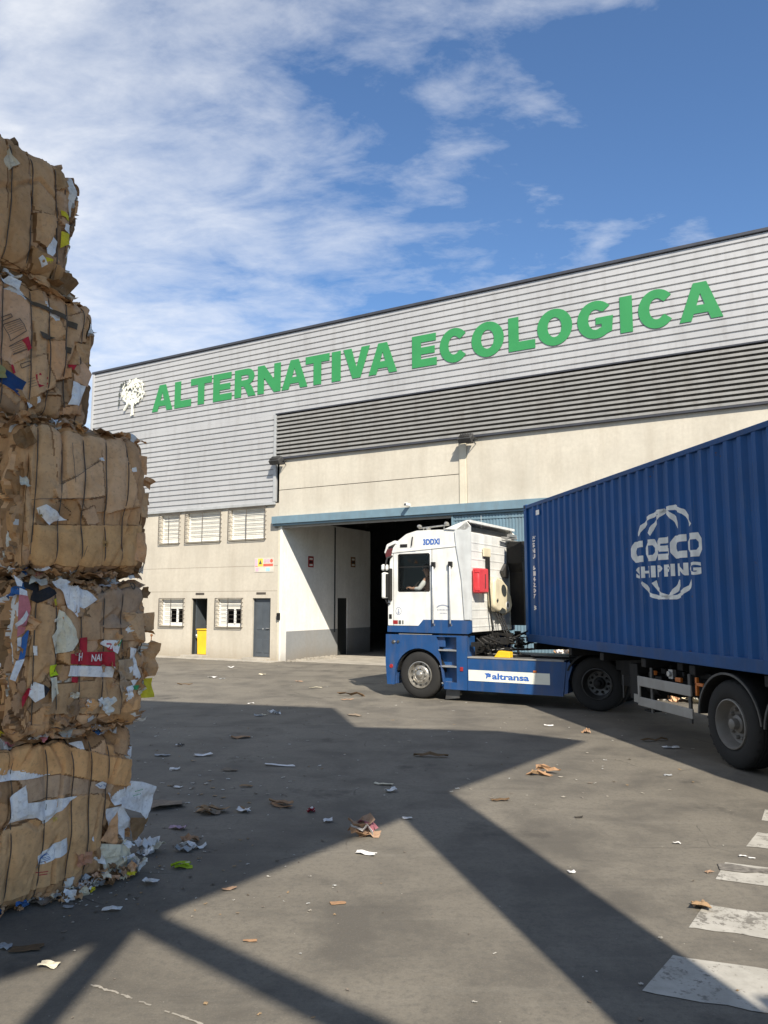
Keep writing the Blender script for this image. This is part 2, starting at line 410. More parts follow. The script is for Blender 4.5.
sun = bpy.data.lights.new('sun', 'SUN'); sun.energy = 5.0; sun.angle = R(.5); sun.color = (1, .915, .78)
so = bpy.data.objects.new('sun', sun); col.objects.link(so)
sd = az(SUN_AZ) * math.cos(R(SUN_EL)) + Vector((0, 0, math.sin(R(SUN_EL))))
so.rotation_euler = (-sd).to_track_quat('-Z', 'Y').to_euler(); so.location = (0, -20, 30)
cam = bpy.data.cameras.new('camera'); cam.sensor_fit = 'VERTICAL'; cam.sensor_height = 24; cam.lens = FPX / 1024 * 24
cam.clip_start = .05; cam.clip_end = 3000
co = bpy.data.objects.new('camera', cam); col.objects.link(co); co.location = (0, 0, CAMH); co.rotation_euler = (R(90) + TH, 0, 0)
scene.camera = co
vs = scene.view_settings; vs.view_transform = 'Standard'; vs.look = 'None'; vs.gamma = 1; vs.exposure = .62; vs.use_curve_mapping = False
scene.render.resolution_x = 768; scene.render.resolution_y = 1024
scene.cycles.max_bounces = 6; scene.cycles.transparent_max_bounces = 8

# ------------------------------------------------------------------ ground
mb = MB(); S = 1200
mb.add([(-S,-S,0),(S,-S,0),(S,S,0),(-S,S,0)], [(0,1,2,3)])
meta(mb.build('ground', M['ground']), kind='structure')
# zebra bars: measured corner pairs at the left end, each bar runs off to the right
zb = [((1.33,4.25),(1.64,4.66)), ((1.86,5.06),(2.13,5.41)), ((2.40,5.87),(2.63,6.24)), ((2.96,6.66),(3.22,7.06)), ((3.46,7.43),(3.7,7.8))]
dx = az(111)
for i, (a, b) in enumerate(zb):
    mb = MB(); L_ = 2.9
    sh_ = (.04, .04, 0, 0, 0)[i]; a = Vector((*a, 0)) - dx*sh_; b = Vector((*b, 0)) - dx*sh_*.5; n = 26
    vs_ = []; fs_ = []
    rr = random.Random(i)
    for k in range(n + 1):
        t = k / n * L_
        j0 = rr.uniform(-.016, .016); j1 = rr.uniform(-.016, .016); e = (.10 if k == 0 else 0)
        pa = a + dx * (t + e * rr.random()); pb = b + dx * (t + e * rr.random())
        q = (b - a).normalized()
        vs_ += [(pa + q * j0) + Vector((0,0,.004)), (pb + q * j1) + Vector((0,0,.004))]
    fs_ = [(2*k, 2*k+2, 2*k+3, 2*k+1) for k in range(n)]
    mb.add(vs_, fs_)
    o = mb.build('crossing_stripe', M['road_paint'])
    meta(o, ['worn white crossing bar nearest the camera, half in shadow', 'worn white crossing bar with a flattened carton on its corner',
         'white crossing bar with a dark tyre smear along its far edge', 'small far crossing bar partly out of frame below the trailer',
         'farthest white crossing bar, just a tip at the right edge'][i], 'road marking', 'white bars of the zebra crossing', 'structure')
o_ = MB(); a_ = Vector((2.53, 6.08, .009)); d_ = az(107); p_ = az(17)*.14; rs_ = random.Random(9); V_ = []
for k in range(15): V_ += [a_ + d_*k*.09 + az(17)*rs_.uniform(-.03, .02), a_ + d_*k*.09 + p_*(1 - k/22) + az(17)*rs_.uniform(-.03, .03)]
o_.add(V_, [(2*k, 2*k+2, 2*k+3, 2*k+1) for k in range(14)])
meta(o_.build('tyre_smear', M['road_smear']), kind='structure')
# pale joint in the concrete near the camera
mb = MB(); pts = [gnd(88, 984), gnd(118, 994), gnd(150, 1006), gnd(185, 1018), gnd(215, 1030)]
pts = [p.lerp(q_, k / 9) for p, q_ in zip(pts, pts[1:]) for k in range(9)]
rj = random.Random(4); pts = [p + Vector((rj.uniform(-.006, .006), rj.uniform(-.006, .006), 0)) for p in pts]
for a, b in zip(pts, pts[1:]):
    if rj.random() < .22: continue
    q = (b - a).normalized().cross(Vector((0,0,1))) * rj.uniform(.004, .010)
    mb.add([a - q + Vector((0,0,.004)), b - q + Vector((0,0,.004)), b + q + Vector((0,0,.004)), a + q + Vector((0,0,.004))], [(0,1,2,3)])
meta(mb.build('joint_filler', M['concrete_apron']), kind='structure')

# ------------------------------------------------------------------ warehouse
FA = -60.348; FO = Vector((-4.23617, 27.15893, 0)); FRZ = R(-29.652)
wh = empty('warehouse', FO, FRZ, 'recycling warehouse with ribbed white cladding above cream walls and a wide open gate', 'warehouse')
S0, S1, DEP = -9.23, 34.0, 26.0
def rect(x0, x1, z0, z1): return [(x0, z0), (x1, z0), (x1, z1), (x0, z1)]
def fplate(name, loops, y0, y1, m, parent=wh, bevel=0):
    me = shape_mesh(loops, abs(y1 - y0)); ym = (y0 + y1) / 2
    mb = MB().mesh(me, lambda x, y, z: (x, ym - z, y)); return mb.build(name, m, parent, bevel)
UW = [(-5.05,-4.08,4.28,5.35), (-3.68,-2.03,4.28,5.36), (-1.56,.03,4.28,5.37)]
LW = [(-4.90,-3.75,1.16,2.14), (-2.09,-.96,1.16,2.14)]
DR = [(-3.36,-2.58,.12,2.17), (-.47,.33,.12,2.17)]
holes = [rect(*h) for h in UW + LW + DR] + [rect(-8.4,-6.9,4.26,5.38), rect(-8.3,-7.2,1.12,2.17)]
UW.append((-8.4,-6.9,4.26,5.38)); LW.append((-8.3,-7.2,1.12,2.17))
fplate('wall', [rect(S0, .62, 0, 5.50)] + holes, 0, .26, M['wall'])
mb = MB()
mb.box(S0, S0 + .25, .262, DEP, 0, 11.5); mb.box(S0, S1, DEP, DEP + .25, 0, 11.5); mb.box(S1, S1 + .25, 0, DEP, 0, 11.5)
mb.build('rear_wall', M['trim_grey'], wh)
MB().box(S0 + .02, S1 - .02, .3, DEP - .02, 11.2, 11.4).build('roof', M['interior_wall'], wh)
# ribbed cladding: real folded sheet, swept along the facade
def ribbed(s0, s1, z0, z1, pitch=.2, groove=.05, dep=.045, y=-.05):
    prof = []; z = z0; 
    while z < z1 - 1e-6:
        zt = min(z + pitch, z1)
        prof += [(y, z), (y, zt - groove)] + ([(y + dep, zt - groove + .008), (y + dep, zt - .010)] if zt - z > pitch * .9 else [])
        z += pitch
    prof.append((y, z1)); mb = MB(); n = len(prof)
    vs_ = [(s0, p[0], p[1]) for p in prof] + [(s1, p[0], p[1]) for p in prof]
    mb.add(vs_, [(i, n + i, n + i + 1, i + 1) for i in range(n - 1)])
    return mb
ribbed(S0, .44, 5.52, 8.668).build('cladding', M['cladding'], wh, recalc=False)
# the long upper band comes in sheets six metres long with thin upright laps
xs = [S0]
while xs[-1] < S1: xs.append(min(xs[-1] + 6.05, S1))
ribbed(S0, S1, 8.67, 11.58).build('cladding', M['cladding'], wh, recalc=False)
MB().box(S0 - .03, S0 + .08, -.085, .1, 5.48, 11.6).build('corner_trim', M['cladding'], wh, .006)
MB().box(S0 - .05, S1, -.11, .25, 11.60, 11.69).build('coping', M['coping'], wh, .01)
MB().box(S0, .50, -.09, .0, 5.44, 5.54).build('drip_flashing', M['trim_grey'], wh, .006)
MB().box(.42, .53, -.10, .02, 5.54, 8.72).build('corner_trim', M['trim_grey'], wh, .006)
# louvre band
lo = MB(); 
MB().box(.53, S1, .04, .10, 7.06, 8.67).build('louvre_backing', M['louvre_rear'], wh)
nb = 11; 
for k in range(nb):
    z = 7.10 + k * .1425
    lo.prism([(-.10, z), (-.088, z - .006), (.03, z + .095), (.018, z + .103)], .53, S1, 'x')
    lo.prism([(-.10, z), (-.10, z + .072), (-.09, z + .072), (-.09, z)], .53, S1, 'x')
lo.build('louvre_blades', M['louvre'], wh)
mb = MB().box(.5, S1, -.105, .04, 7.03, 7.09).box(.5, S1, -.115, .04, 8.655, 8.70)
mb.build('louvre_frame', M['coping'], wh, .004)
# upper concrete panels above the gate
mb = MB().box(.622, 7.55, .0, .24, 4.98, 5.935).box(.622, 7.55, .0, .24, 5.955, 7.04)
mb.box(7.80, S1, .004, .24, 4.98, 7.04)
mb.build('concrete_panel', M['wall_upper'], wh, .006)
MB().box(7.56, 7.79, -.04, .22, 4.98, 7.04).build('pilaster', M['pillar'], wh, .01)
MB().box(.622, 7.55, .03, .2, 5.93, 5.96).build('panel_joint', M['louvre_back'], wh)
# blue lintel and track
mb = MB().box(.46, S1, -.20, .10, 4.74, 5.00).box(.46, S1, -.14, .06, 4.67, 4.735)
mb.build('lintel', M['steel_blue'], wh, .008)
MB().box(.45, 7.5, .0, .05, 4.60, 4.668).build('gate_track', M['alu'], wh, .004)
# pillar at the left of the gate
MB().box(.624, .72, -.015, .30, 0, 4.66).build('pillar', M['pillar'], wh, .012); MB().box(.722, .80, -.03, .30, 0, 4.66).build('pillar_edge', M['white_wall'], wh, .012)
# right of the gate: sliding door leaf in corrugated blue sheet
mb = MB(); x = 7.35; n = 0; prof = []
while x < 15.5: 
    prof += [(x, .0), (x + .04, .0), (x + .05, .014), (x + .09, .014)]; x += .10
nn = len(prof)
mb.add([(p[0], p[1] - .06, .06) for p in prof] + [(p[0], p[1] - .06, 4.66) for p in prof], [(i, i + 1, nn + i + 1, nn + i) for i in range(nn - 1)])
sdoor = mb.build('sliding_door', M['steel_blue'], wh, recalc=False)
MB().box(7.30, 7.36, -.09, .02, .05, 4.66).box(7.36, 15.5, -.075, -.02, 4.50, 4.56).build('door_frame', M['steel_blue'], sdoor, .004)
MB().box(15.5, S1, .0, .26, 0, 4.98).build('wall', M['wall'], wh)
# inside: passage wall on the left, lower third painted grey
mb = MB().box(.60, .80, .302, 3.55, 1.02, 4.95).box(.60, .80, 4.24, 6.0, 1.02, 4.95).box(.60, .80, 3.55, 4.24, 2.19, 4.95)
mb.build('side_wall', M['white_wall'], wh)
mb = MB().box(.60, .804, .302, 3.55, 0, 1.02).box(.60, .804, 4.24, 6.0, 0, 1.02)
mb.build('side_wall_dado', M['grey_wall'], wh)
dd = MB().box(.70, .76, 3.55, 4.24, .0, 2.19).build('door', M['dark_door'], wh)
MB().tube([(.83, 3.30, .9), (.83, 3.30, 4.9)], .028, 8).build('downpipe', M['dark_door'], wh, smooth=40)
mb = MB().box(.40, .70, .30, 6, 4.96, 5.0).box(S0 + .3, .62, 6.0, 6.2, 0, 11)
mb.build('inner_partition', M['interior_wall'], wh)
MB().box(S0 + .25, S1, .3, DEP, 0.004, .012).build('hall_floor', M['concrete_apron'], wh)
for k in range(6):
    MB().box(1.5 + k * 5, 1.75 + k * 5, .35, DEP - .1, 9.3, 9.9).build('roof_beam', M['dark_steel'], wh)
for k in range(3):
    MB().box(14.4, 14.75, 5.5 + k * 6, 5.85 + k * 6, 0, 9.3).build('column', M['dark_steel'], wh)

# windows with barred cages
def window(s0, s1, z0, z1, lower, lab):
    e = MB().box(s0, s0 + .05, .10, .16, z0, z1).box(s1 - .05, s1, .10, .16, z0, z1).box(s0 + .05, s1 - .05, .10, .16, z0, z0 + .05).box(s0 + .05, s1 - .05, .10, .16, z1 - .05, z1)
    if lower:
        mid = s0 + (s1 - s0) * .30
        e.box(mid - .03, mid + .03, .11, .17, z0 + .05, z1 - .34); e.box(mid + .35, mid + .42, .11, .17, z0 + .05, z1 - .34); e.box(mid + .03, s1 - .05, .11, .17, z0 + .05, z0 + .11)
    fr = e.build('window', M['frame_white'], wh, .004); fr['label'] = lab
    zb0 = z1 - .36 if lower else z0 + .05
    mb = MB(); z = zb0
    while z < z1 - .06:
        mb.box(s0 + .05, s1 - .05, .125, .135, z, min(z + .048, z1 - .05)); z += .052
    if lower: mb.box(s0 + .05, mid - .03, .128, .138, z0 + .05, z1 - .34)
    mb.build('blind', M['blind_white'], fr, .004)
    MB().box(s0, s1, .19, .2, z0, z1).build('pane', M['window_glass'], fr)
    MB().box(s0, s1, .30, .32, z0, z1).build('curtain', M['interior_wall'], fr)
    MB().box(s0 - .04, s1 + .04, -.04, .10, z0 - .045, z0 - .002).build('sill', M['wall_upper'], fr, .006)
    # cage: bars stand 13 cm off the wall and turn back to it at both ends
    mb = MB(); r = .009; Y = -.085; n = 8
    for k in range(n):
        z = z0 - .02 + (z1 - z0 + .05) * k / (n - 1)
        if k in (0, n - 1):
            mb.tube([(s0 - .05, .0, z), (s0 - .05, Y, z), (s1 + .05, Y, z), (s1 + .05, .0, z)], .012, 6)
        else:
            mb.tube([(s0 - .05, -.0, z), (s0 - .05, Y, z)], r, 6); mb.tube([(s0 - .05, Y, z), (s1 + .05, Y, z)], .007, 6); mb.tube([(s1 + .05, -.0, z), (s1 + .05, Y, z)], r, 6)
    for s in (s0 - .05, (s0 + s1) / 2, s1 + .05): mb.tube([(s, Y, z0 - .02), (s, Y, z1 + .03)], .013, 6)
    mb.build('grille', M['grille'], fr, smooth=40)
for i, (a, b, c_, d) in enumerate(UW): window(a, b, c_, d, False, ['smallest upper barred window', 'middle upper barred window', 'upper barred window nearest the gate', 'upper barred window by the corner'][i])
for i, (a, b, c_, d) in enumerate(LW): window(a, b, c_, d, True, ['lower barred window left of the open doorway', 'lower barred window between the two doors', 'lower barred window by the corner'][i])
# doors
s0, s1, z0, z1 = DR[1]
d = MB().box(s0 + .04, s1 - .04, .12, .17, z0 + .01, z1 - .04).build('door', M['door_grey'], wh, .004); d['label'] = 'closed grey panelled door'
mb = MB()
for (a, b_) in ((.15, .62), (.95, 1.85)):
    for (p, q) in ((.12, .36), (.44, .68)): mb.box(s0 + p, s0 + q, .105, .12, z0 + a, z0 + b_)
mb.build('door_panel', M['door_grey'], d, .008)
MB().tube([(s1 - .12, .12, 1.12), (s1 - .12, .07, 1.12), (s1 - .24, .07, 1.12)], .012, 8).lathe([(.0, .0), (.0, .03), (.01, .03)], s1 - .40, 1.1, 12, y0=.105).build('handle', M['steel'], d, smooth=40)
MB().box(s0, s0 + .04, .08, .20, z0, z1).box(s1 - .04, s1, .08, .20, z0, z1).box(s0 + .04, s1 - .04, .08, .20, z1 - .04, z1).build('frame', M['door_grey'], d, .003)
MB().box(s0 - .18, s1 + .06, -.32, -.001, 0, .11).build('step', M['concrete_apron'], d, .012)
s0, s1, z0, z1 = DR[0]
d = MB().box(s0 + .02, s0 + .065, .20, .92, z0 + .01, z1 - .04).build('door', M['door_grey'], wh, .004); d['label'] = 'grey door standing open inward'
MB().box(s0, s0 + .04, .08, .20, z0, z1).box(s1 - .04, s1, .08, .20, z0, z1).box(s0 + .04, s1 - .04, .08, .20, z1 - .04, z1).build('frame', M['dark_door'], d, .003)
MB().tube([(s0 + .07, .80, 1.15), (s0 + .12, .80, 1.15), (s0 + .12, .70, 1.15)], .012, 8).build('handle', M['steel'], d, smooth=40)
MB().box(s0 - .18, s1 + .06, -.32, -.001, 0, .115).build('step', M['concrete_apron'], d, .012)
mb = MB().box(s0 - .7, s0 - .6, .262, 3, 0, 2.6).box(s1 + .3, s1 + .4, .262, 3, 0, 2.6).box(s0 - .7, s1 + .4, 3, 3.1, 0, 2.6).box(s0 - .7, s1 + .4, .262, 3.1, 2.6, 2.7).box(s0 - .6, s1 + .3, .262, 3, .0125, .12)
mb.build('store_room', M['wall_upper'], wh)
# foot of the facade
ap = MB().box(S0 - .4, .85, -.62, -.0, .0, .035)
o = ap.build('pavement', M['concrete_apron'], None, .01); o.location = FO; o.rotation_euler = (0, 0, FRZ); meta(o, kind='structure')
mb = MB()
rr = random.Random(5)
for k in range(120):
    s = rr.uniform(.9, 1.0 + 2.6 * rr.random()); y = rr.uniform(.0, 3.0); q = rr.uniform(.02, .09)
    x = .86 + abs(rr.gauss(0, .22))
    mb.box(x, x + q, y, y + q * rr.uniform(.6, 1.5), 0, q * rr.uniform(.4, 1))
o = mb.build('rubble', M['concrete_apron'], None, .01); o.location = FO; o.rotation_euler = (0, 0, FRZ)
meta(o, 'low ridge of pale rubble along the foot of the white passage wall', 'rubble', kind='stuff')

def fthing(name, s, y, z, label, cat, group=None):
    return empty(name, FO + Matrix.Rotation(FRZ, 3, 'Z') @ Vector((s, y, z)), FRZ, label, cat, group)

# ---------------- big letters
def gl_A(w): return [[(0,0),(.345*w,1),(.655*w,1),(w,0),(.725*w,0),(.665*w,.185),(.335*w,.185),(.275*w,0)], [(.405*w,.40),(.595*w,.40),(.5*w,.71)]]
def gl_L(w): return [[(0,0),(0,1),(.32,1),(.32,.26),(w,.26),(w,0)]]
def gl_T(w): return [[(w/2-.16,0),(w/2-.16,.75),(0,.75),(0,1),(w,1),(w,.75),(w/2+.16,.75),(w/2+.16,0)]]
def gl_E(w): return [[(0,0),(0,1),(w*.97,1),(w*.97,.77),(.32,.77),(.32,.61),(w*.92,.61),(w*.92,.39),(.32,.39),(.32,.24),(w,.24),(w,0)]]
def gl_R(w):
    b = arc(w*.60, .71, w*.33, .29, 90, -75, 12)
    return [[(0,0),(0,1)] + b + [(w*.78,.40),(w,0),(w*.66,0),(w*.50,.31),(w*.42,.385),(.31,.385),(.31,0)], [(.31,.60)] + arc(w*.56, .69, w*.12, .09, -90, 90, 8) + [(.31,.78)]]
def gl_N(w): return [[(0,0),(0,1),(.30,1),(w-.29,.44),(w-.29,1),(w,1),(w,0),(w-.29,0),(.29,.56),(.29,0)]]
def gl_I(w): return [[(0,0),(0,1),(w,1),(w,0)]]
def gl_V(w): return [[(.35*w,0),(0,1),(.31*w,1),(.5*w,.36),(.69*w,1),(w,1),(.65*w,0)]]
def gl_O(w): return [arc(w/2,.5,w/2,.53,0,360,36)[:-1], arc(w/2,.5,w*.20,.285,0,360,28)[:-1]]
def gl_C(w): return [arc(w*.5,.5,w*.5,.53,38,322,34) + [(w*.70,.33)] + arc(w*.5,.5,w*.20,.285,310,50,24) + [(w*.70,.67)]]
def gl_G(w): return [arc(w*.5,.5,w*.5,.53,40,306,34) + [(w*.93,.12),(w*.97,.55),(w*.50,.55),(w*.50,.36),(w*.66,.36),(w*.66,.27)] + arc(w*.5,.5,w*.20,.285,300,52,22) + [(w*.70,.70)]]
LET = [('A',-5.70,-4.60),('L',-4.49,-3.62),('T',-3.65,-2.59),('E',-2.51,-1.60),('R',-1.46,-.47),('N',-.38,.66),('A',.71,1.83),('T',1.75,2.75),('I',2.85,3.21),('V',3.32,4.37),('A',4.32,5.40),
       ('E',5.96,6.84),('C',6.95,7.95),('O',8.04,9.10),('L',9.25,10.08),('O',10.15,11.20),('G',11.35,12.40),('I',12.56,12.90),('C',13.06,14.04),('A',14.13,15.22)]
sg = fthing('lettering_sign', 4.7, 0, 9.52, 'row of big green letters reading ALTERNATIVA ECOLOGICA on the ribbed cladding', 'sign')
GF = dict(A=gl_A, L=gl_L, T=gl_T, E=gl_E, R=gl_R, N=gl_N, I=gl_I, V=gl_V, O=gl_O, C=gl_C, G=gl_G)
for ch, a, b in LET:
    me = shape_mesh(GF[ch](b - a), .014, .0)
    o = MB().mesh(me, lambda x, y, z: (x + a - 4.7, -.066 - z, y * 1.05)).build('letter', M['green_letter'], sg)
    if ch in 'TI' and False: pass
# ---------------- tree emblem
em = fthing('tree_emblem', -6.85, 0, 9.5, 'white cut-out tree emblem left of the green letters', 'emblem')
rr = random.Random(21); mb = MB(); md = MB()
def leafblob(mb, cx, cz, r, a, y=-.10):
    n = 9; pts = []
    for k in range(n):
        q = 2 * math.pi * k / n; rad = r * (1 if k % 3 else .55)
        x = rad * math.cos(q); z = rad * .45 * math.sin(q)
        pts.append((cx + x * math.cos(a) - z * math.sin(a), cz + x * math.sin(a) + z * math.cos(a)))
    yy = y - rr.uniform(0, .03); mb.prism(pts, yy, yy - .012, 'y')
for k in range(150):
    q = rr.uniform(0, 6.283); rad = math.sqrt(rr.random())
    x = .08 + .68 * rad * math.cos(q); z = 1.0 + .50 * rad * math.sin(q)
    if x < -.35 and z > 1.35: continue
    leafblob(mb, x, z, rr.uniform(.05, .13), rr.uniform(.4, 2.6))
for k in range(14): leafblob(md, -.50 + rr.uniform(-.17, .16), 1.36 + rr.uniform(-.12, .13), rr.uniform(.05, .1), rr.uniform(0, 3))
for k in range(8): leafblob(md, -.70 + rr.uniform(-.05, .03), .75 + rr.uniform(-.25, .35), .07, 1.5)
mb.build('foliage', M['emblem_white'], em); md.build('dark_leaves', M['emblem_dark'], em)
tr = MB().prism([(.0,.0),(.16,.04),(.13,.35),(.24,.62),(.30,.95),(.18,.75),(.10,.6),(.05,.9),(-.02,.62),(-.20,.85),(-.32,.9),(-.15,.62),(.0,.45),(.03,.25)], -.10, -.125, 'y')
tr.tube([(-.38,-.115,.28),(-.25,-.115,.45),(-.12,-.115,.65)], [.05,.05,.03], 6)
tr.build('trunk', M['emblem_white'], em)
# ---------------- floodlights
def floodlight(s, z, lab):
    e = fthing('floodlight', s, 0, z, lab, 'floodlight', 'floodlights under the louvre band')
    rx = Matrix.Rotation(R(38), 4, 'X') @ Matrix.Scale(1.08, 4)
    T = lambda x, y, z_: tuple((rx @ Vector((x, y, z_))) + Vector((0, -.34, .0)))
    mb = MB(); me = MB().box(-.20,.20,-.14,.14,-.10,.06); 
    mb.add([T(*v) for v in me.v], me.f); body = mb.build('housing', M['dark_steel'], e, .02)
    mb = MB(); me = MB().box(-.17,.17,-.11,.11,-.115,-.101); mb.add([T(*v) for v in me.v], me.f); mb.build('lens', M['window_glass'], e, .004)
    mb = MB(); me = MB()
    for k in range(7): me.box(-.16 + k*.05, -.145 + k*.05, -.10, .10, .06, .10)
    mb.add([T(*v) for v in me.v], me.f); mb.build('cooling_fins', M['dark_steel'], e)
    MB().tube([(-.28,-.34,.0),(-.28,-.10,-.03),(-.10,-.0,-.03)], .014, 6).tube([(.28,-.34,.0),(.28,-.10,-.03),(.10,-.0,-.03)], .014, 6).box(-.12,.12,-.02,.0,-.09,.03).build('bracket', M['dark_steel'], e, smooth=40)
floodlight(.72, 6.96, 'dark floodlight at the left end of the louvre band')
floodlight(7.92, 6.98, 'dark floodlight above the pilaster over the gate')
# ---------------- small facade items
nb_ = fthing('safety_notice', -.40, -.012, 3.08, 'faded safety notice with coloured pictograms on the cream wall', 'notice')
MB().box(0, .84, 0, .01, .0, .50).build('board', simple('notice_board', (.60, .56, .48), .6), nb_)
pal = {'r': simple('notice_red', (.62, .12, .08), .6), 'y': simple('notice_yellow', (.75, .55, .08), .6), 'p': simple('notice_pink', (.62, .42, .50), .6), 'b': simple('notice_blue', (.35, .55, .62), .6)}
for (a, b_, c_, d_, k) in ((.02,.13,.22,.46,'p'),(.15,.37,.20,.48,'y'),(.39,.82,.20,.29,'r'),(.02,.14,.20,.215,'r'),(.05,.18,.03,.16,'p'),(.50,.68,.03,.16,'b')):
    MB().box(a, b_, -.003, -.0001, c_, d_).build('pictogram', pal[k], nb_)
for cx_ in (.47, .61, .75):
    MB().lathe([(0, .0), (0, .065)], cx_, .39, 16, y0=-.003).lathe([(-.002, .045), (-.002, .062)], cx_, .39, 16, y0=-.003).build('pictogram', pal['r'] if cx_ > .7 else pal['p'], nb_)
mb = MB().add([(.19,-.006,.28),(.33,-.006,.28),(.26,-.006,.44)], [(0,1,2)]); mb.build('pictogram', M['emblem_dark'], nb_)
for (s, t, lab) in ((-3.16, 'A', 'tiny dark name plate above the open doorway'), (-.30, 'B', 'tiny dark name plate above the closed grey door')):
    o = fthing('name_plate', s, -.012, 2.30, lab, 'plate'); MB().box(0, .42, 0, .011, 0, .075).build('plate', M['grille'], o, .003)
ic = fthing('intercom', .66, -.09, 1.42, 'small black intercom box on the gate pillar', 'intercom')
MB().box(0, .12, 0, .07, 0, .24).build('housing', M['black_plastic'], ic, .01); MB().box(.02, .10, -.03, -.0, .17, .22).build('hood', M['black_plastic'], ic, .005)
# yellow bin standing in the open doorway
yb = fthing('yellow_bin', -2.88, .34, .125, 'tall yellow bin standing in the open doorway', 'bin')
MB().prism([(-.20,0),(.20,0),(.235,.88),(-.235,.88)], -.27, .27, 'y').build('bin_body', M['yellow'], yb, .02)
MB().box(-.25,.25,-.30,.30,.882,.93).build('lid', M['yellow'], yb, .015)
o = fthing('hanging_bag', -3.20, .12, .60, 'pale plastic bag hanging at the open doorway beside the bin', 'bag')
MB().lathe([(.0,.03),(.03,.07),(.08,.09),(.14,.06),(.16,.02)], 0, .18, 12).build('bag', M['shirt'], o, smooth=60)
# rusty stake
st = fthing('rusty_stake', -4.95, -.42, 0, 'thin rusty stake stuck upright by the wall under the small window', 'stake')
MB().tube([(0,0,0),(.01,0,.4),(.03,0,.82)], .018, 6).build('rod', M['rust'], st); MB().lathe([(0,0),(0,.05),(.04,.05),(.04,0)], .03, .80, 8, y0=-.02).build('cap', M['rust'], st)
# signs inside the passage (hang on the white side wall)
for (t, z, m_, lab) in ((1.72, 3.30, 'red_lens', 'small red fire notice on the shaded white passage wall'), (4.64, 3.42, 'rust', 'small dark notice above the passage side door')):
    o = fthing('wall_notice', .805, t, z, lab, 'notice')
    MB().box(0, .012, -.17, .17, 0, .40).build('board', M[m_], o, .003)
    for k in range(3): MB().box(.012, .016, -.10, .10, .05 + k*.11, .12 + k*.11).build('pictogram', M['blind_white'] if k != 1 else M['dark_door'], o)
# surveillance camera on the lintel
o = fthing('surveillance_camera', 5.9, -.32, 5.02, 'small white camera on the blue lintel above the gate', 'camera')
MB().box(-.05,.05,-.14,.12,0,.09).build('housing', M['frame_white'], o, .01); MB().lathe([(0,0),(0,.03),(-.02,.03),(-.02,0)], 0, .045, 12, y0=-.14).build('lens', M['black_plastic'], o)
MB().tube([(0,.08,.03),(0,.16,.0),(0,.30,-.02)], .012, 6).build('bracket', M['frame_white'], o)

# ------------------------------------------------------------------ wheels (axis along local y; outer face at y = y0, body goes to -y)
def wheel(parent, x, y0, rad, wid, kind, name='wheel'):
    mb = MB(); r = rad
    prof = [(-.035, r*.56), (-.012, r*.60), (.0, r*.70), (-.004, r*.80), (-.012, r*.88), (-.03, r*.955), (-.055, r*.985)]
    n = 6
    for k in range(n + 1):
        y = -.07 - (wid - .14) * k / n
        prof += [(y, r*.998), (y - .012 if k < n else y, r*.998)]
        if k < n: prof += [(y - .016, r*.972), (y - .030, r*.972)]
    prof += [(-wid + .03, r*.955), (-wid, r*.80), (-wid, r*.60), (-wid + .03, r*.55)]
    mb.lathe(prof, x, r, 64, y0=y0)
    # shoulder blocks
    for k in range(56):
        q = 2*math.pi*k/56
        if k % 2: continue
        a = r*.97; b = r*1.0
        for s in (0,):
            c0, s0_ = math.cos(q), math.sin(q); c1, s1_ = math.cos(q + .05), math.sin(q + .05)
            mb.add([(x + a*c0, y0 - .028, r + a*s0_), (x + a*c1, y0 - .028, r + a*s1_), (x + b*c1, y0 - .075, r + b*s1_), (x + b*c0, y0 - .075, r + b*s0_)], [(0,1,2,3)])
    w_ = mb.build(name, M['rubber'], parent, smooth=35)
    rb = MB()
    if kind == 'steer':
        rb.lathe([(-.03, r*.575), (.0, r*.565), (.004, r*.54), (-.03, r*.515), (-.075, r*.46), (-.05, r*.40), (-.02, r*.33), (-.012, r*.25), (-.03, r*.22)], x, r, 48, y0=y0)
        m_ = M['rim_chrome']
    elif kind == 'drive':
        rb.lathe([(-.03, r*.575), (.0, r*.565), (.002, r*.545), (-.03, r*.52), (-.10, r*.49), (-.16, r*.44), (-.185, r*.30), (-.185, r*.10)], x, r, 48, y0=y0)
        m_ = M['dark_steel']
    else:
        rb.lathe([(-.03, r*.575), (.0, r*.565), (.004, r*.54), (-.03, r*.51), (-.09, r*.485), (-.135, r*.44), (-.15, r*.34), (-.15, r*.1)], x, r, 48, y0=y0)
        m_ = M['rim_grey']
    rim = rb.build('rim', m_, w_, smooth=35)
    hb = MB(); yb_ = {'steer': -.03, 'drive': -.185, 'trailer': -.15}[kind]; ho = {'steer': .05, 'drive': .15, 'trailer': .13}[kind]
    hb.lathe([(yb_, r*.22), (yb_ + ho*.4, r*.20), (yb_ + ho*.5, r*.13), (yb_ + ho, r*.12), (yb_ + ho + .01, r*.09), (yb_ + ho + .012, .0)], x, r, 24, y0=y0)
    for k in range(10):
        q = 2*math.pi*k/10; rr_ = r*.33 if kind != 'steer' else r*.285
        hb.lathe([(yb_, .026), (yb_ + .03, .024), (yb_ + .045, .012), (yb_ + .046, 0)], x + rr_*math.cos(q), r + rr_*math.sin(q), 8, y0=y0)
    hb.build('hub', M['rim_chrome'] if kind == 'steer' else (M['rim_grey'] if kind == 'trailer' else M['black_metal']), w_, smooth=35)
    if kind == 'steer' or kind == 'drive':
        hh = MB()
        for k in range(10 if kind == 'steer' else 8):
            q = 2*math.pi*(k + .5)/(10 if kind == 'steer' else 8); q2 = r*.425
            yy = -.058 if kind == 'steer' else -.170
            hh.lathe([(yy + .006, .030), (yy + .006, .0)], x + q2*math.cos(q), r + q2*math.sin(q), 12, y0=y0)
        hh.build('vent_hole', M['louvre_back'], w_)
    return w_

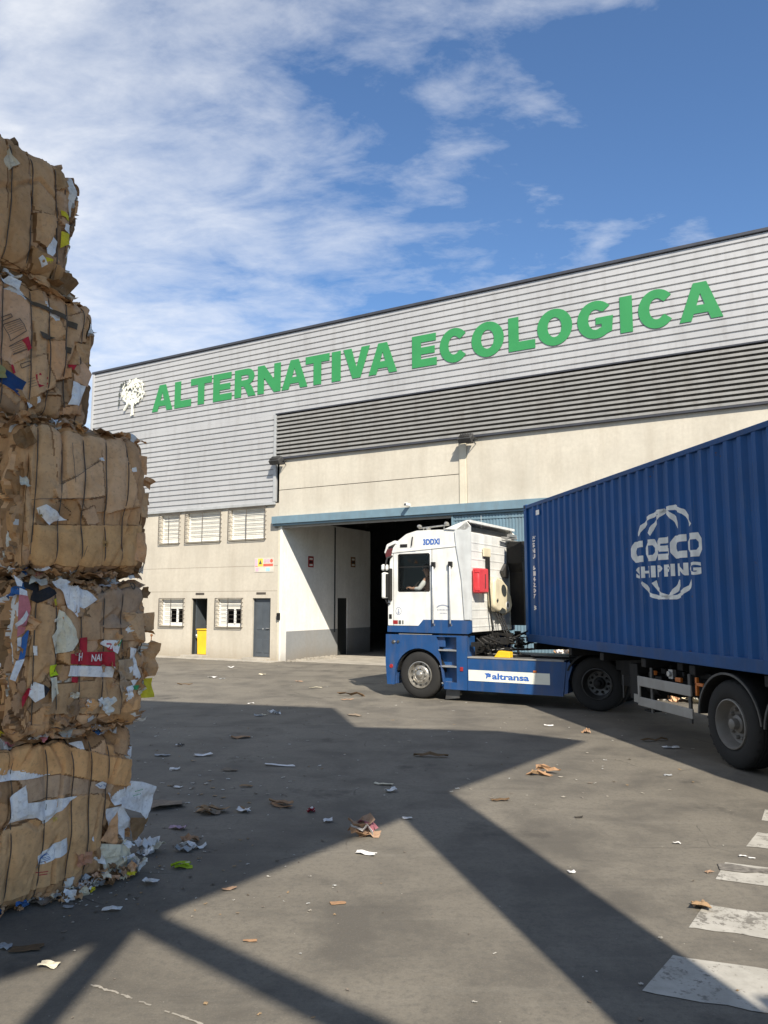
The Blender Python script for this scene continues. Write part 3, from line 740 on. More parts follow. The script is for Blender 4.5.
# ------------------------------------------------------------------ tractor unit
TRZ = R(148.64); TW = gnd(419, 699); TW.z = 0
tr_ = empty('tractor_unit', TW, TRZ, 'white and blue cab-over lorry tractor turning out of the warehouse gate', 'lorry')
def tpl(name, loops, y0, y1, m, parent=tr_, bevel=.006, label=None):
    me = shape_mesh(loops, abs(y1 - y0)); ym = (y0 + y1) / 2
    o = MB().mesh(me, lambda x, y, z: (x, ym + z, y)).build(name, m, parent, bevel)
    if label: o['label'] = label
    return o
CW = 2.40
# chassis
mb = MB().box(.4, -4.6, -.82, -.74, .62, .92).box(.4, -4.6, -1.68, -1.60, .62, .92)
for x in (-.9, -1.9, -3.0, -4.5): mb.box(x, x - .12, -1.60, -.82, .66, .88)
mb.tube([(-3.75, -.5, .5), (-3.75, -1.9, .5)], .11, 12).tube([(0, -.5, .45), (0, -1.9, .45)], .08, 12)
mb.build('chassis_frame', M['black_metal'], tr_, .008)
# engine and gearbox clutter seen behind and under the cab
mb = MB(); rr = random.Random(11)
mb.box(.3, -1.15, -1.6, -.8, .8, 1.30)
for k in range(46):
    x = rr.uniform(-1.15, -2.0); y = rr.uniform(-.15, -2.1); z = rr.uniform(.92, 1.34)
    if rr.random() < .5: mb.box(x, x + rr.uniform(.05, .2), y, y + rr.uniform(.05, .22), z, z + rr.uniform(.03, .12))
    else: mb.tube([(x, y, z), (x + rr.uniform(-.2, .2), y + rr.uniform(-.1, .1), z + rr.uniform(-.1, .12)), (x + rr.uniform(-.35, .35), y + rr.uniform(-.4, .4), z + rr.uniform(-.15, .1))], rr.uniform(.012, .035), 6)
mb.build('engine_block', M['black_metal'], tr_, .004)
mb = MB()
for k in range(9):
    x = -1.2 - .08*k; mb.tube([(x, -.3 - .1*k, 1.28), (x - .15, -.4 - .1*k, 1.12 + .02*k), (x - .05, -.7 - .08*k, 1.0), (x - .4, -.9 - .05*k, 1.05)], .014, 6)
mb.build('hose', M['dark_steel'], tr_, smooth=50)
# lower body: wing, bumper, stair well
wing = [(.81,1.33),(.82,.75),(.78,.27),(.60,.27),(.585,.46)] + arc(0,.49,.575,.56,10,170,14) + [(-.60,.40),(-.585,.24),(-1.12,.24),(-1.12,1.33)]
well = [(-.42,1.30),(-.56,.38),(-.885,.38),(-.885,1.30)]
tpl('lower_body', [wing, well], -.06, 0, M['blue_paint'], bevel=.012)
mb = MB().box(.58, .80, -CW, -.062, .28, 1.32).box(.576, -.59, -.10, -.062, 1.09, 1.325)
mb.box(-.38, -1.12, -.22, -.20, .26, 1.30).box(-1.09, -1.118, -.40, -.062, .25, 1.32)
mb.build('bumper', M['blue_paint'], tr_, .008)
tpl('lower_body', [wing], -CW, -CW + .06, M['blue_paint'], bevel=.012)
for z in (1.03, .70, .36): MB().box(-.40 - (1.3 - z)*.14, -.90, -.198, -.004, z - .02, z + .012).build('step', M['steel'], tr_, .004)
MB().box(.50, -.30, -.22, -.02, 1.332, 1.345).box(-1.1, -.42, -.30, -.1, 1.332, 1.342).build('tread_plate', M['alu'], tr_, .003)
mb = MB().lathe([(.0,.0),(.0,.045),(.012,.04),(.014,0)], .62, 1.17, 16).lathe([(.0,.0),(.0,.03),(.02,.03),(.02,0)], .50, 1.18, 12)
mb.build('marker_lamp', M['dark_steel'], tr_)
MB().lathe([(.0,.0),(.0,.02),(.016,.02),(.018,0)], .585, 1.175, 12).build('marker_lamp', M['steel'], tr_)
MB().lathe([(.0,.0),(.0,.045),(.012,.04),(.012,0)], .675, .655, 16).build('reflector', M['red_lens'], tr_)
MB().box(-.965,-1.03,.0,.014,.62,.70).build('side_marker', M['red_lens'], tr_, .004)
tpl('wheel_arch', [arc(0,.49,.57,.555,8,172,16) + arc(0,.49,.54,.525,172,8,16)], -.50, -.062, M['black_plastic'], bevel=0)
MB().prism([(-.60,.34),(-.56,.02),(-.88,.06),(-.90,.34)], -.16, -.12, 'y').build('mud_flap', M['dark_steel'], tr_)
for s in (-1, 1):
    MB().box(.80, .825, -1.2 + s*.95 - .18, -1.2 + s*.95 + .18, .62, .84).build('headlight', M['window_glass'], tr_, .01)
wheel(tr_, 0, -.03, .495, .30, 'steer'); 
wr = wheel(tr_, 0, 0, .495, .30, 'steer'); wr.location = (0, -CW, 0); wr.rotation_euler = (0, 0, math.pi)
for (yy, rot) in ((-.03, 0), (-.39, 0)): wheel(tr_, -3.75, yy, .505, .29, 'drive')
for yy in (-CW + .36, -CW):
    o = wheel(tr_, 0, 0, .505, .29, 'drive'); o.location = (-3.75, yy, 0); o.rotation_euler = (0, 0, math.pi)
# cab shell: side skins with a window opening, roof, front, rear wall, floor
side = [(-1.16,1.52),(-1.16,3.20),(-1.12,3.50),(-.5,3.545),(.05,3.55),(.30,3.49),(.50,3.36),(.64,3.20),(.72,2.9),(.765,2.2),(.765,1.52)]
win = [(.52,2.26),(.52,3.03),(.49,3.06),(-.24,3.06),(-.27,3.03),(-.27,2.26),(-.24,2.235),(.49,2.235)]
tpl('cab_side', [side, win], -.07, -.02, M['white_paint'], bevel=.010)
tpl('cab_side', [side, win], -CW + .02, -CW + .07, M['white_paint'], bevel=.010)
def strip(name, pts, y0, y1, m, th=.04, parent=tr_):
    inner = []
    c = Vector((-.2, 2.6))
    mb = MB()
    for a, b in zip(pts, pts[1:]):
        A = Vector(a); B = Vector(b); n = Vector((-(B - A).y, (B - A).x)).normalized()
        if n.dot(c - A) < 0: n = -n
        mb.prism([a, b, tuple(B + n*th), tuple(A + n*th)], y0, y1, 'y')
    return mb.build(name, m, parent)
strip('roof', [(-1.16,3.44),(-1.10,3.50),(-.5,3.545),(.05,3.55),(.30,3.49),(.50,3.36)], -CW + .071, -.071, M['white_paint'])
strip('cab_front', [(.765,1.52),(.765,2.15)], -CW + .071, -.071, M['white_paint'])
MB().box(.70,.765,-.19,-.071,2.15,3.2).box(.70,.765,-CW+.071,-CW+.19,2.15,3.2).build('front_pillar', M['black_plastic'], tr_, .01)
MB().prism([(.765,2.15),(.72,2.9),(.64,3.18),(.63,3.18),(.71,2.9),(.755,2.15)], -CW + .19, -.19, 'y').build('windscreen', M['cab_glass'], tr_)
MB().prism([(.50,3.36),(.64,3.19),(.60,3.19),(.47,3.34)], -CW + .071, -.071, 'y').build('roof_brow', M['white_paint'], tr_)
MB().box(-1.10,.72,-CW+.071,-.071,1.50,1.54).build('cab_floor', M['black_plastic'], tr_)
mb = MB().box(-1.165,-1.135,-CW+.06,-.06,1.40,3.46)
for k in range(11): mb.box(-1.171,-1.166,-CW+.12,-.12,1.50 + k*.175,1.53 + k*.175)
mb.build('cab_rear_wall', M['white_paint'], tr_, .008)
for k in range(8):
    pass
# blue sill with its raised step
sill = [(.78,1.38),(.775,1.51),(.02,1.51),(-.11,1.65),(-1.21,1.65),(-1.215,1.40),(-1.15,1.37)]
tpl('cab_sill', [sill], -.08, -.008, M['blue_paint'], bevel=.012)
tpl('cab_sill', [sill], -CW + .008, -CW + .08, M['blue_paint'], bevel=.012)
MB().box(.5, -1.1, -CW + .3, -.10, 1.34, 1.49).build('cab_mount', M['black_metal'], tr_)
# window, door seam, roof seam
gl = MB().add([(-.275,-.048,2.23),(.525,-.048,2.23),(.525,-.048,3.065),(-.275,-.048,3.065)], [(0,1,2,3)]).build('window', M['cab_glass'], tr_)
MB().box(-.25,.50,-.045,-.030,2.76,2.785).box(.495,.52,-.044,-.024,2.25,3.05).box(-.27,-.245,-.044,-.024,2.25,3.05).box(-.245,.495,-.044,-.024,2.237,2.255).box(-.245,.495,-.044,-.024,3.035,3.058).build('window_seal', M['black_plastic'], gl)
MB().box(-.315,-.325,-.021,-.0185,1.66,3.16).box(.62,.628,-.021,-.0185,1.52,3.12).box(-.32,-.92,-.021,-.0185,3.16,3.168).build('door_seam', M['dark_steel'], tr_)
MB().prism([(.66,3.085),(.66,3.125),(-.95,3.205),(-.95,3.175)], -.019, -.006, 'y').build('drip_rail', M['white_paint'], tr_, .004)
MB().box(.28,.46,-.021,-.010,3.20,3.27).build('air_vent', M['black_plastic'], tr_, .006)
MB().tube([(.17,-.0,3.22),(.14,.0,3.42)], .014, 6).build('marker_rod', M['black_plastic'], tr_)
for x in (-.37, -.77):
    o = MB().tube([(x,-.02,1.53),(x,.045,1.58),(x,.045,2.76),(x,-.02,2.82)], .017, 8).build('grab_handle', M['steel'], tr_, smooth=40)
    MB().box(x-.04,x+.04,-.02,.055,2.75,2.86).build('handle_cap', M['black_plastic'], o, .008)
# rear side fairing
tpl('side_fairing', [[(-.87,3.50),(-1.15,3.67),(-1.24,3.58),(-1.24,1.66),(-1.08,1.66),(-1.02,2.5),(-.90,3.2)]], -.018, .012, M['fairing_grey'], bevel=.006)
tpl('side_fairing', [[(-.87,3.50),(-1.15,3.67),(-1.24,3.58),(-1.24,1.66),(-1.08,1.66),(-1.02,2.5),(-.90,3.2)]], -CW - .012, -CW + .018, M['fairing_grey'], bevel=.006)
# roof deflector: hollow wedge with a rolled rear lip
mb = MB()
mb.prism([(-.62,3.545),(-.85,3.62),(-1.14,3.71),(-1.23,3.71),(-1.23,3.68),(-1.14,3.68),(-.85,3.585),(-.66,3.545)], -CW, .01, 'y')
mb.prism([(-.62,3.545),(-.85,3.62),(-1.14,3.70),(-1.24,3.58),(-1.12,3.50)], -.02, .012, 'y'); mb.prism([(-.62,3.545),(-.85,3.62),(-1.14,3.70),(-1.24,3.58),(-1.12,3.50)], -CW - .002, -CW + .03, 'y')
mb.box(-1.215,-1.245,-CW-.005,.015,3.655,3.71)
mb.build('roof_deflector', M['white_paint'], tr_, .012)
MB().box(-1.0,-1.12,-CW+.1,-.1,3.50,3.60).build('deflector_brace', M['dark_steel'], tr_)
# sun visor
MB().prism([(.52,3.28),(.60,3.36),(.80,3.28),(.86,3.10),(.84,3.08),(.76,3.22),(.60,3.28)], -CW + .02, -.01, 'y').build('sun_visor', M['white_paint'], tr_, .01)
MB().prism([(.66,3.20),(.80,3.17),(.84,3.06),(.82,2.98),(.70,2.98)], -.05, -.015, 'y').build('visor_end', simple('dark_red', (.10, .02, .02), .4), tr_, .01)
# mirrors
mm = MB().box(.72,.82,.02,.18,2.10,2.66).build('mirror', M['white_paint'], tr_, .03)
MB().box(.695,.719,.04,.17,2.13,2.63).build('mirror_glass', M['black_plastic'], mm, .008)
MB().tube([(.66,-.03,3.02),(.74,.06,2.98),(.77,.10,2.80),(.77,.10,2.62)], .022, 8).tube([(.77,.10,2.10),(.74,.08,2.0),(.72,-.03,1.98)], .018, 8).build('mirror_arm', M['black_plastic'], mm, smooth=50)
MB().box(.74,.87,-.02,.12,2.70,2.84).build('wide_angle_mirror', M['white_paint'], tr_, .035)
MB().box(.66,.72,-.10,.06,2.05,2.75).build('mirror_housing', M['black_plastic'], tr_, .02)
# roof bar with horns
bar = MB().tube([(.12,-.25,3.62),(-.62,-.25,3.66)], .016, 8).tube([(.0,-.25,3.62),(.0,-.25,3.53)], .012, 6).tube([(-.5,-.25,3.65),(-.5,-.25,3.53)], .012, 6).build('roof_bar', M['rim_chrome'], tr_, smooth=40)
for x, z in ((.10, 3.66), (-.12, 3.60), (-.56, 3.69)):
    MB().lathe([(.06,0),(.05,.035),(.0,.045),(-.06,.03),(-.07,.0)], x, z, 14, y0=-.25).build('horn', M['rim_chrome'], bar, smooth=50)
# marks on the cab
def ttext(parent, txt, x, z, wd, ht, y, m, bold=0., shear=0.):
    me = fit(text_mesh(txt, 1, .0, bold, shear), wd, ht)
    return MB().mesh(me, lambda a, b, c: (x - a, y, z + b)).build('lettering', m, parent)
ttext(tr_, '3DDXI', -.11, 3.23, .40, .13, -.0165, M['text_blue'], .05)
ttext(tr_, '3DDXI', .22, 3.10, .14, .02, -.0165, M['text_blue'], .02)
MB().box(.64,.52,-.018,-.014,1.55,1.63).build('badge', M['red_lens'], tr_); MB().box(.50,.44,-.018,-.014,1.55,1.63).box(.41,.38,-.018,-.014,1.55,1.63).build('badge', M['emblem_dark'], tr_)
MB().box(.74,.67,-.018,-.012,1.66,1.76).build('door_lock', M['black_plastic'], tr_, .004)
mb = MB().mesh(shape_mesh([arc(.50,1.83,.075,.085,0,360,24)[:-1], arc(.50,1.83,.062,.072,0,360,24)[:-1]], .002), lambda x,y,z: (x,-.0165 + z,y))
mb.mesh(shape_mesh([arc(.50,1.80,.025,.03,0,360,12)[:-1]], .002), lambda x,y,z: (x,-.0165 + z,y)).mesh(shape_mesh([arc(.50,1.85,.012,.03,0,360,12)[:-1]], .002), lambda x,y,z: (x,-.0165 + z,y))
mb.build('emblem', simple('mark_grey', (.30, .33, .42), .5), tr_)
mb = MB().mesh(shape_mesh([arc(-.57,1.88,.16,.09,20,160,14) + arc(-.57,1.88,.13,.065,160,20,14)], .002), lambda x,y,z: (x,-.0165 + z,y))
mk = bpy.data.materials['mark_grey']
for k in range(9): mb.box(-.44 - k*.034, -.455 - k*.034, -.0185, -.0150, 1.845, 1.875)
for k in range(5): mb.box(-.50 - k*.034, -.52 - k*.034, -.0185, -.0150, 1.78, 1.80)
mb.build('emblem', mk, tr_)
# cab interior and driver's seat
mb = MB().box(-.55,-.42,-.70,-.22,1.95,2.72).box(-.5,.02,-.70,-.22,1.82,1.98).box(-.58,-.48,-.58,-.34,2.73,2.90)
mb.box(-.55,-.42,-2.0,-1.55,1.95,2.75).box(-.5,.02,-2.0,-1.55,1.82,1.98)
mb.build('seat', M['seat_cloth'], tr_, .04)
MB().box(.45,.70,-CW+.1,-.1,1.8,2.26).box(-1.12,-.62,-CW+.1,-.1,1.55,2.1).build('dashboard', M['seat_cloth'], tr_, .03)
pts = [(.34 - .10*math.sin(2*math.pi*k/28), -.62 + .22*math.cos(2*math.pi*k/28), 2.30 + .20*math.sin(2*math.pi*k/28)) for k in range(29)]
sw = MB().tube(pts, .015, 8, cap=False).tube([(.34,-.82,2.30),(.34,-.42,2.30)], .012, 6).tube([(.34,-.62,2.30),(.50,-.62,2.15)], .03, 8).build('steering_wheel', M['black_plastic'], tr_, smooth=60)
# rear wall equipment (r = distance to the right of the left side plane)
rb = MB().box(-1.19,-1.35,-.14,-.64,2.20,2.72).build('extinguisher_box', M['red_plastic'], tr_, .035, smooth=30)
MB().box(-1.345,-1.354,-.44,-.47,2.30,2.60).build('slot', M['dark_door'], rb); MB().box(-1.25,-1.36,-.13,-.159,2.62,2.70).box(-1.25,-1.36,-.13,-.159,2.25,2.33).build('latch', M['red_plastic'], rb, .01)
MB().box(-1.19,-1.215,-.70,-1.07,2.99,3.18).build('junction_box', M['cream'], tr_, .012)
MB().box(-1.19,-1.25,-.84,-.95,2.3,2.99).build('cable_duct', M['black_plastic'], tr_, .01)
MB().tube([(-1.24,-.90,2.35),(-1.27,-.88,2.0),(-1.25,-.93,1.75),(-1.26,-1.0,1.45),(-1.24,-1.0,1.3)], .018, 8).build('air_hose', M['black_plastic'], tr_, smooth=50)
can = [(-.90,2.10),(-.93,2.48),(-1.05,2.58),(-1.35,2.52),(-1.65,2.38),(-1.86,2.15),(-1.92,1.95),(-1.82,1.80),(-1.55,1.74),(-1.30,1.80),(-1.05,1.82),(-.92,1.92)]
cn_ = MB().prism(can, -1.19, -1.36, 'x').build('air_cleaner', M['cream'], tr_, .05, smooth=40)
mb = MB(); mb.prism([( -1.42 + .14*math.cos(q/14*6.283), 2.27 + .13*math.sin(q/14*6.283) + .03*math.cos(q/14*6.283)) for q in range(14)], -1.358, -1.368, 'x')
mb.prism([(-1.12,1.80),(-1.30,1.90),(-1.48,1.86),(-1.52,1.80),(-1.30,1.76)], -1.358, -1.368, 'x').prism([(-1.0,2.05),(-1.07,2.10),(-1.10,2.05),(-1.04,2.0)], -1.358, -1.368, 'x').build('opening', M['dark_door'], cn_)
mb = MB().prism([(-1.62 + .10*math.cos(q/14*6.283), 1.95 + .09*math.sin(q/14*6.283)) for q in range(14)], -1.358, -1.366, 'x').build('sticker', M['frame_white'], cn_)
MB().prism([(-1.62 + .05*math.cos(q/14*6.283), 1.95 + .05*math.sin(q/14*6.283)) for q in range(14)], -1.3662, -1.370, 'x').build('mark', M['emblem_dark'], mb)
MB().prism([(-1.62,2.72),(-1.82,2.88),(-2.0,2.72),(-1.95,2.55),(-1.75,2.58)], -1.19, -1.26, 'x').build('bracket', M['dark_steel'], tr_, .01)
# tall black air intake standing behind the right half of the cab
mb = MB().prism([(-2.02,3.38),(-2.36,3.42),(-2.38,2.95),(-2.28,2.75),(-2.30,1.5),(-2.14,1.5),(-2.10,2.70),(-2.02,2.90)], -1.22, -1.55, 'x')
for k in range(7): mb.box(-1.552,-1.565,-2.06,-2.34,2.93 + k*.06,2.96 + k*.06)
mb.build('air_intake', M['black_plastic'], tr_, .03)
mb = MB()
for z, r_ in ((3.46,.022),(3.40,.016)): mb.tube([(-1.25,-1.62,z),(-1.30,-2.38,z + .02)], r_, 8)
mb.box(-1.24,-1.32,-1.95,-2.35,3.50,3.56); mb.build('light_rail', M['steel'], tr_, smooth=40)
MB().tube([(-1.20,-.62,3.60),(-1.20,-.62,3.86)], .006, 5).build('aerial', M['steel'], tr_)
# side skirt with banner
sk = [(-1.13,.24),(-1.13,.885),(-3.19,.885),(-3.16,.62),(-3.11,.24)]
skirt = tpl('side_skirt', [sk], -.05, .0, M['blue_paint'], bevel=.008)
tpl('side_skirt', [sk], -CW, -CW + .05, M['blue_paint'], bevel=.008)
MB().box(-1.15,-2.86,.0005,.004,.44,.655).build('banner', M['emblem_white'], skirt)
ttext(skirt, 'altransa', -1.665, .487, .78, .125, .006, M['text_blue'], .035)
mb = MB().prism([(-1.50,.60),(-1.545,.56),(-1.53,.50),(-1.56,.50),(-1.58,.57),(-1.62,.585),(-1.60,.61)], .0045, .006, 'y').prism([(-1.57,.53),(-1.64,.53),(-1.64,.60),(-1.60,.60)], .0062, .0075, 'y').build('logo', M['text_blue'], skirt)
MB().box(-2.53,-2.60,.0,.015,.66,.70).build('side_marker', M['amber'], tr_, .004)
MB().box(-1.13,-3.15,-.30,.012,.887,.915).build('walkway', M['alu'], tr_, .004)
MB().box(-1.13,-3.0,-.72,-.31,.35,.885).build('fuel_tank', M['black_metal'], tr_, .06)
ft = MB().box(-1.13,-3.0,-2.1,-1.7,.35,.885).build('fuel_tank', M['black_metal'], tr_, .06)
# rear wheel fenders
for yy in (-.66, -CW - .0):
    o = MB()
    A = arc(-3.75,.505,.60,.60,22,158,16); B = arc(-3.75,.505,.565,.565,158,22,16)
    o.mesh(shape_mesh([A + B], .66), lambda x, y, z: (x, yy + .33 + z, y)); o.build('fender', M['black_plastic'], tr_, .006)
tpl('fender_edge', [[(-3.19,.86),(-3.24,.90),(-3.30,.80),(-3.22,.55),(-3.20,.30),(-3.13,.28)]], -.4, -.01, M['blue_paint'], bevel=.004)
# fifth wheel and deck
MB().box(-3.0,-4.4,-1.7,-.75,.925,.96).prism([(-3.3,-.75),(-3.3,-1.65),(-4.2,-1.65),(-4.3,-1.4),(-3.9,-1.2),(-4.3,-1.0),(-4.2,-.75)], .965, 1.06, 'z').build('fifth_wheel', M['black_metal'], tr_, .01)
MB().box(-1.2,-3.0,-1.60,-.82,.925,.94).build('catwalk', M['alu'], tr_)
MB().prism([(-1.68,.917),(-2.02,.917),(-2.02,1.03),(-1.78,1.05)], -.24, -.06, 'y').build('wheel_chock', M['yellow'], tr_, .012)
MB().box(-2.1,-2.5,-.2,-.05,.917,.935).build('number_board', M['dark_steel'], tr_)
mb = MB()
for k in range(3):
    mb.tube([(-1.25,-1.1 - .12*k,1.9),(-1.5,-1.1 - .12*k,1.35),(-1.9,-1.15 - .1*k,1.12),(-2.3,-1.2 - .05*k,1.35)], .016, 8)
mb.build('suzi_hose', M['red_plastic'] if False else M['black_plastic'], tr_, smooth=60)

# ------------------------------------------------------------------ driver
def person(parent_mat, loc):
    e = bpy.data.objects.new('person', None); col.objects.link(e); e.location = loc; e.rotation_euler = (0, 0, TRZ)
    meta(e, 'driver in a red waistcoat and pale shirt leaning at the cab window', 'person')
    def skin_obj(name, V, E_, Rr, mat, sub=2):
        me = bpy.data.meshes.new(name); me.from_pydata(V, E_, []); me.materials.append(mat)
        o = bpy.data.objects.new(name, me); link(o, e)
        s = o.modifiers.new('skin', 'SKIN'); 
        for v, r_ in zip(me.skin_vertices[0].data, Rr): v.radius = r_ if hasattr(r_, '__len__') else (r_, r_)
        me.skin_vertices[0].data[0].use_root = True; s.use_smooth_shade = True
        m_ = o.modifiers.new('sub', 'SUBSURF'); m_.levels = m_.render_levels = sub
        return o
    # seated body, origin at the seat: pelvis, spine, neck, head; legs forward; arms to the wheel
    V = [(0,0,.10),(.03,0,.30),(.07,0,.48),(.10,0,.56),(.12,0,.64),(.14,0,.72),(.13,0,.80),
         (.08,.17,.49),(.20,.24,.30),(.43,.17,.31),(.50,.14,.33),
         (.08,-.17,.49),(.20,-.23,.30),(.43,-.16,.33),(.50,-.13,.36),
         (.20,.10,.08),(.46,.13,.06),(.52,.13,-.30),(.20,-.10,.08),(.46,-.13,.06),(.52,-.13,-.30)]
    Ed = [(0,1),(1,2),(2,3),(3,4),(4,5),(5,6),(2,7),(7,8),(8,9),(9,10),(2,11),(11,12),(12,13),(13,14),(0,15),(15,16),(16,17),(0,18),(18,19),(19,20)]
    Rr = [(.15,.11),(.16,.11),(.15,.10),(.06,.055),(.07,.065),(.10,.085),(.085,.075),.062,.045,.033,.025,.062,.045,.033,.025,.085,.065,.045,.085,.065,.045]
    body = skin_obj('body', V, Ed, Rr, M['skin'])
    # face
    f = MB(); f.tube([(.215,0,.735),(.245,0,.705),(.225,0,.695)], [.010,.016,.010], 6)
    f.build('nose', M['skin'], e, smooth=60)
    f = MB()
    for s in (-1, 1): f.lathe([(.0,.0),(.0,.012),(.006,.008),(.007,0)], .205, .735, 8, y0=s*.032)
    f.build('eyes', M['hair'], e)
    MB().box(.205,.222,-.025,.025,.668,.675).build('mouth', M['dark_door'], e)
    for s in (-1, 1): MB().tube([(.13,s*.085,.74),(.125,s*.10,.715),(.135,s*.088,.69)], .014, 6).build('ear', M['skin'], e, smooth=60)
    h = MB(); n = 14
    prof = [(0,.10),(.03,.105),(.06,.098),(.09,.075),(.108,.035),(.112,.001)]
    vs_ = [(.125 + r_*1.02*math.cos(2*math.pi*k/n), r_*.93*math.sin(2*math.pi*k/n), .745 + z) for z, r_ in prof for k in range(n)]
    h.add(vs_, [(i*n+k, i*n+(k+1)%n, (i+1)*n+(k+1)%n, (i+1)*n+k) for i in range(len(prof)-1) for k in range(n)])
    h.build('hair', M['hair'], e, smooth=60)
    skin_obj('waistcoat', [(0,0,.08),(.03,0,.30),(.065,0,.46),(.07,.11,.49),(.07,-.11,.49)], [(0,1),(1,2),(2,3),(2,4)], [(.165,.125),(.175,.125),(.165,.115),.075,.075], M['vest'])
    for s in (1, -1):
        skin_obj('sleeve', [(.075,s*.16,.49),(.13,s*.21,.40),(.20,s*.24,.30),(.33,s*.20,.305)], [(0,1),(1,2),(2,3)], [.072,.062,.054,.044], M['shirt'])
        for k in range(4):
            y = s*(.165 - .018*k)
            skin_obj('finger', [(.50,y,.335),(.535,y,.345),(.555,y,.325),(.548,y,.305)], [(0,1),(1,2),(2,3)], [.010,.009,.0085,.007], M['skin'], 1)
        skin_obj('thumb', [(.48,s*.115,.335),(.505,s*.095,.35),(.53,s*.09,.35)], [(0,1),(1,2)], [.011,.010,.008], M['skin'], 1)
    skin_obj('trousers', [(0,0,.06),(.20,.10,.08),(.46,.13,.06),(.52,.13,-.28),(.20,-.10,.08),(.46,-.13,.06),(.52,-.13,-.28)], [(0,1),(1,2),(2,3),(0,4),(4,5),(5,6)], [(.15,.12),.095,.075,.06,.095,.075,.06], M['seat_cloth'])
    return e
person(None, TW + Matrix.Rotation(TRZ, 3, 'Z') @ Vector((-.12, -.42, 2.0)))

# ------------------------------------------------------------------ trailer and container (x runs forward, y = 0 is the side facing the camera)
CRZ = R(90 + 9.877); CW0 = gnd(738, 771); CW0.z = 0
tl = empty('container_trailer', CW0, CRZ, 'black skeletal semi-trailer with grey rims and a white side guard under the blue container', 'trailer')
mb = MB().box(-5.0, 4.6, -.86, -.76, .80, 1.12).box(-5.0, 4.6, -1.68, -1.58, .80, 1.12).box(4.6, 6.9, -.90, -.76, 1.07, 1.16).box(4.6, 6.9, -1.68, -1.54, 1.07, 1.16)
for x in (-4.8, -3.2, -.65, .9, 2.2, 3.6, 4.9, 6.7): mb.box(x, x + .14, -2.40, -.05, 1.04, 1.17)
mb.build('chassis', M['black_metal'], tl, .01)
mb = MB()
for x in (0, -1.31, -2.62):
    mb.tube([(x, -.2, .5), (x, -2.2, .5)], .075, 12)
    for y in (-.8, -1.62): mb.prism([(x + .55,.86),(x + .45,.74),(x - .05,.60),(x - .2,.56),(x - .2,.66),(x + .1,.80)], y - .05, y + .05, 'y')
mb.build('axle', M['black_metal'], tl, .006)
for x in (.12, -1.19, -2.50):
    wheel(tl, x, -.005, .53, .385, 'trailer')
    o = wheel(tl, 0, 0, .515, .385, 'trailer'); o.location = (x, -2.44, 0); o.rotation_euler = (0, 0, math.pi)
    for yy in (.0, -2.04):
        A = arc(x,.53,.635,.61,4,174,20); B = arc(x,.53,.615,.59,174,4,20)
        fd = MB().mesh(shape_mesh([A + B], .40), lambda a, b, c: (a, yy - .20 + c, b)).build('mudguard', M['black_plastic'], tl, .004)
        A = arc(x,.53,.645,.62,4,174,20); B = arc(x,.53,.618,.593,174,4,20)
        MB().mesh(shape_mesh([A + B], .02), lambda a, b, c: (a, (yy + .012 if yy == 0 else -2.452) + c, b)).build('mudguard_edge', M['dark_steel'], fd)
# side guard
mb = MB().box(.95, 2.33, -.03, .0, .76, .905).box(.93, 2.33, -.03, .0, .47, .60).box(2.332, 2.385, -.03, .0, .47, .905)
sg_ = mb.build('side_guard', M['alu'], tl, .008)
for x in (1.0, 2.0): MB().box(x, x + .06, -.06, -.031, .40, 1.05).build('guard_post', M['dark_steel'], sg_, .004)
MB().box(2.44, 2.56, -.05, -.03, .50, .62).build('label_plate', M['alu'], tl)
for yy in (-.62, -1.82):
    lg = MB().box(3.02, 3.13, yy - .06, yy + .06, .45, 1.10).box(3.035, 3.115, yy - .045, yy + .045, .30, .46).box(2.97, 3.18, yy - .1, yy + .1, .27, .30).build('landing_leg', M['black_metal'], tl, .006)
MB().tube([(3.07, -.52, .85), (3.07, -.12, .85), (3.07, -.12, .50)], .012, 6).build('crank_handle', M['dark_steel'], tl)
mb = MB(); rr = random.Random(3)
for k in range(26):
    x = rr.uniform(.7, 3.0); y = rr.uniform(-.15, -.75); z = rr.uniform(.78, 1.10)
    mb.box(x, x + rr.uniform(.06, .25), y, y - rr.uniform(.05, .2), z, z + rr.uniform(.03, .12))
mb.box(2.5, 4.4, -.75, -1.7, .55, 1.08); mb.box(2.75, 3.0, -.2, -.7, .5, 1.05); mb.tube([(1.2, -.4, .78), (2.1, -.4, .78)], .10, 14).tube([(2.4, -.45, .72), (2.85, -.45, .72)], .13, 14)  # boxes add a dark mass to blacken the gap beside the tanks
mb.build('tanks_and_dark_mass', M['black_metal'], tl, .01)
MB().box(1.30, 1.44, -.11, -.07, .91, .97).build('side_marker', M['amber'], tl, .004); MB().box(1.98, 2.05, -.11, -.07, .95, 1.01).build('side_marker', M['amber'], tl, .004)
MB().box(.86, .90, -.08, -.04, .78, 1.02).box(.72, .90, -.08, -.04, .91, .95).build('twist_lock', M['amber'], tl, .006)
MB().box(1.55, 1.66, -.16, -.10, .93, 1.06).lathe([(0,0),(0,.04),(.03,.04),(.03,0)], 1.62, 1.0, 12, y0=-.10).build('air_coupling', M['steel'], tl, .004)
MB().box(-5.2, -5.05, -2.4, -.04, .55, .80).build('rear_bumper', M['rail_blue'], tl, .01)

CB = 1.185; CT = 2.92
ct = empty('shipping_container', CW0 + Vector((0, 0, CB)), CRZ, 'blue corrugated shipping container lettered COSCO SHIPPING on the trailer', 'container')
X0, X1 = -5.12, 7.14
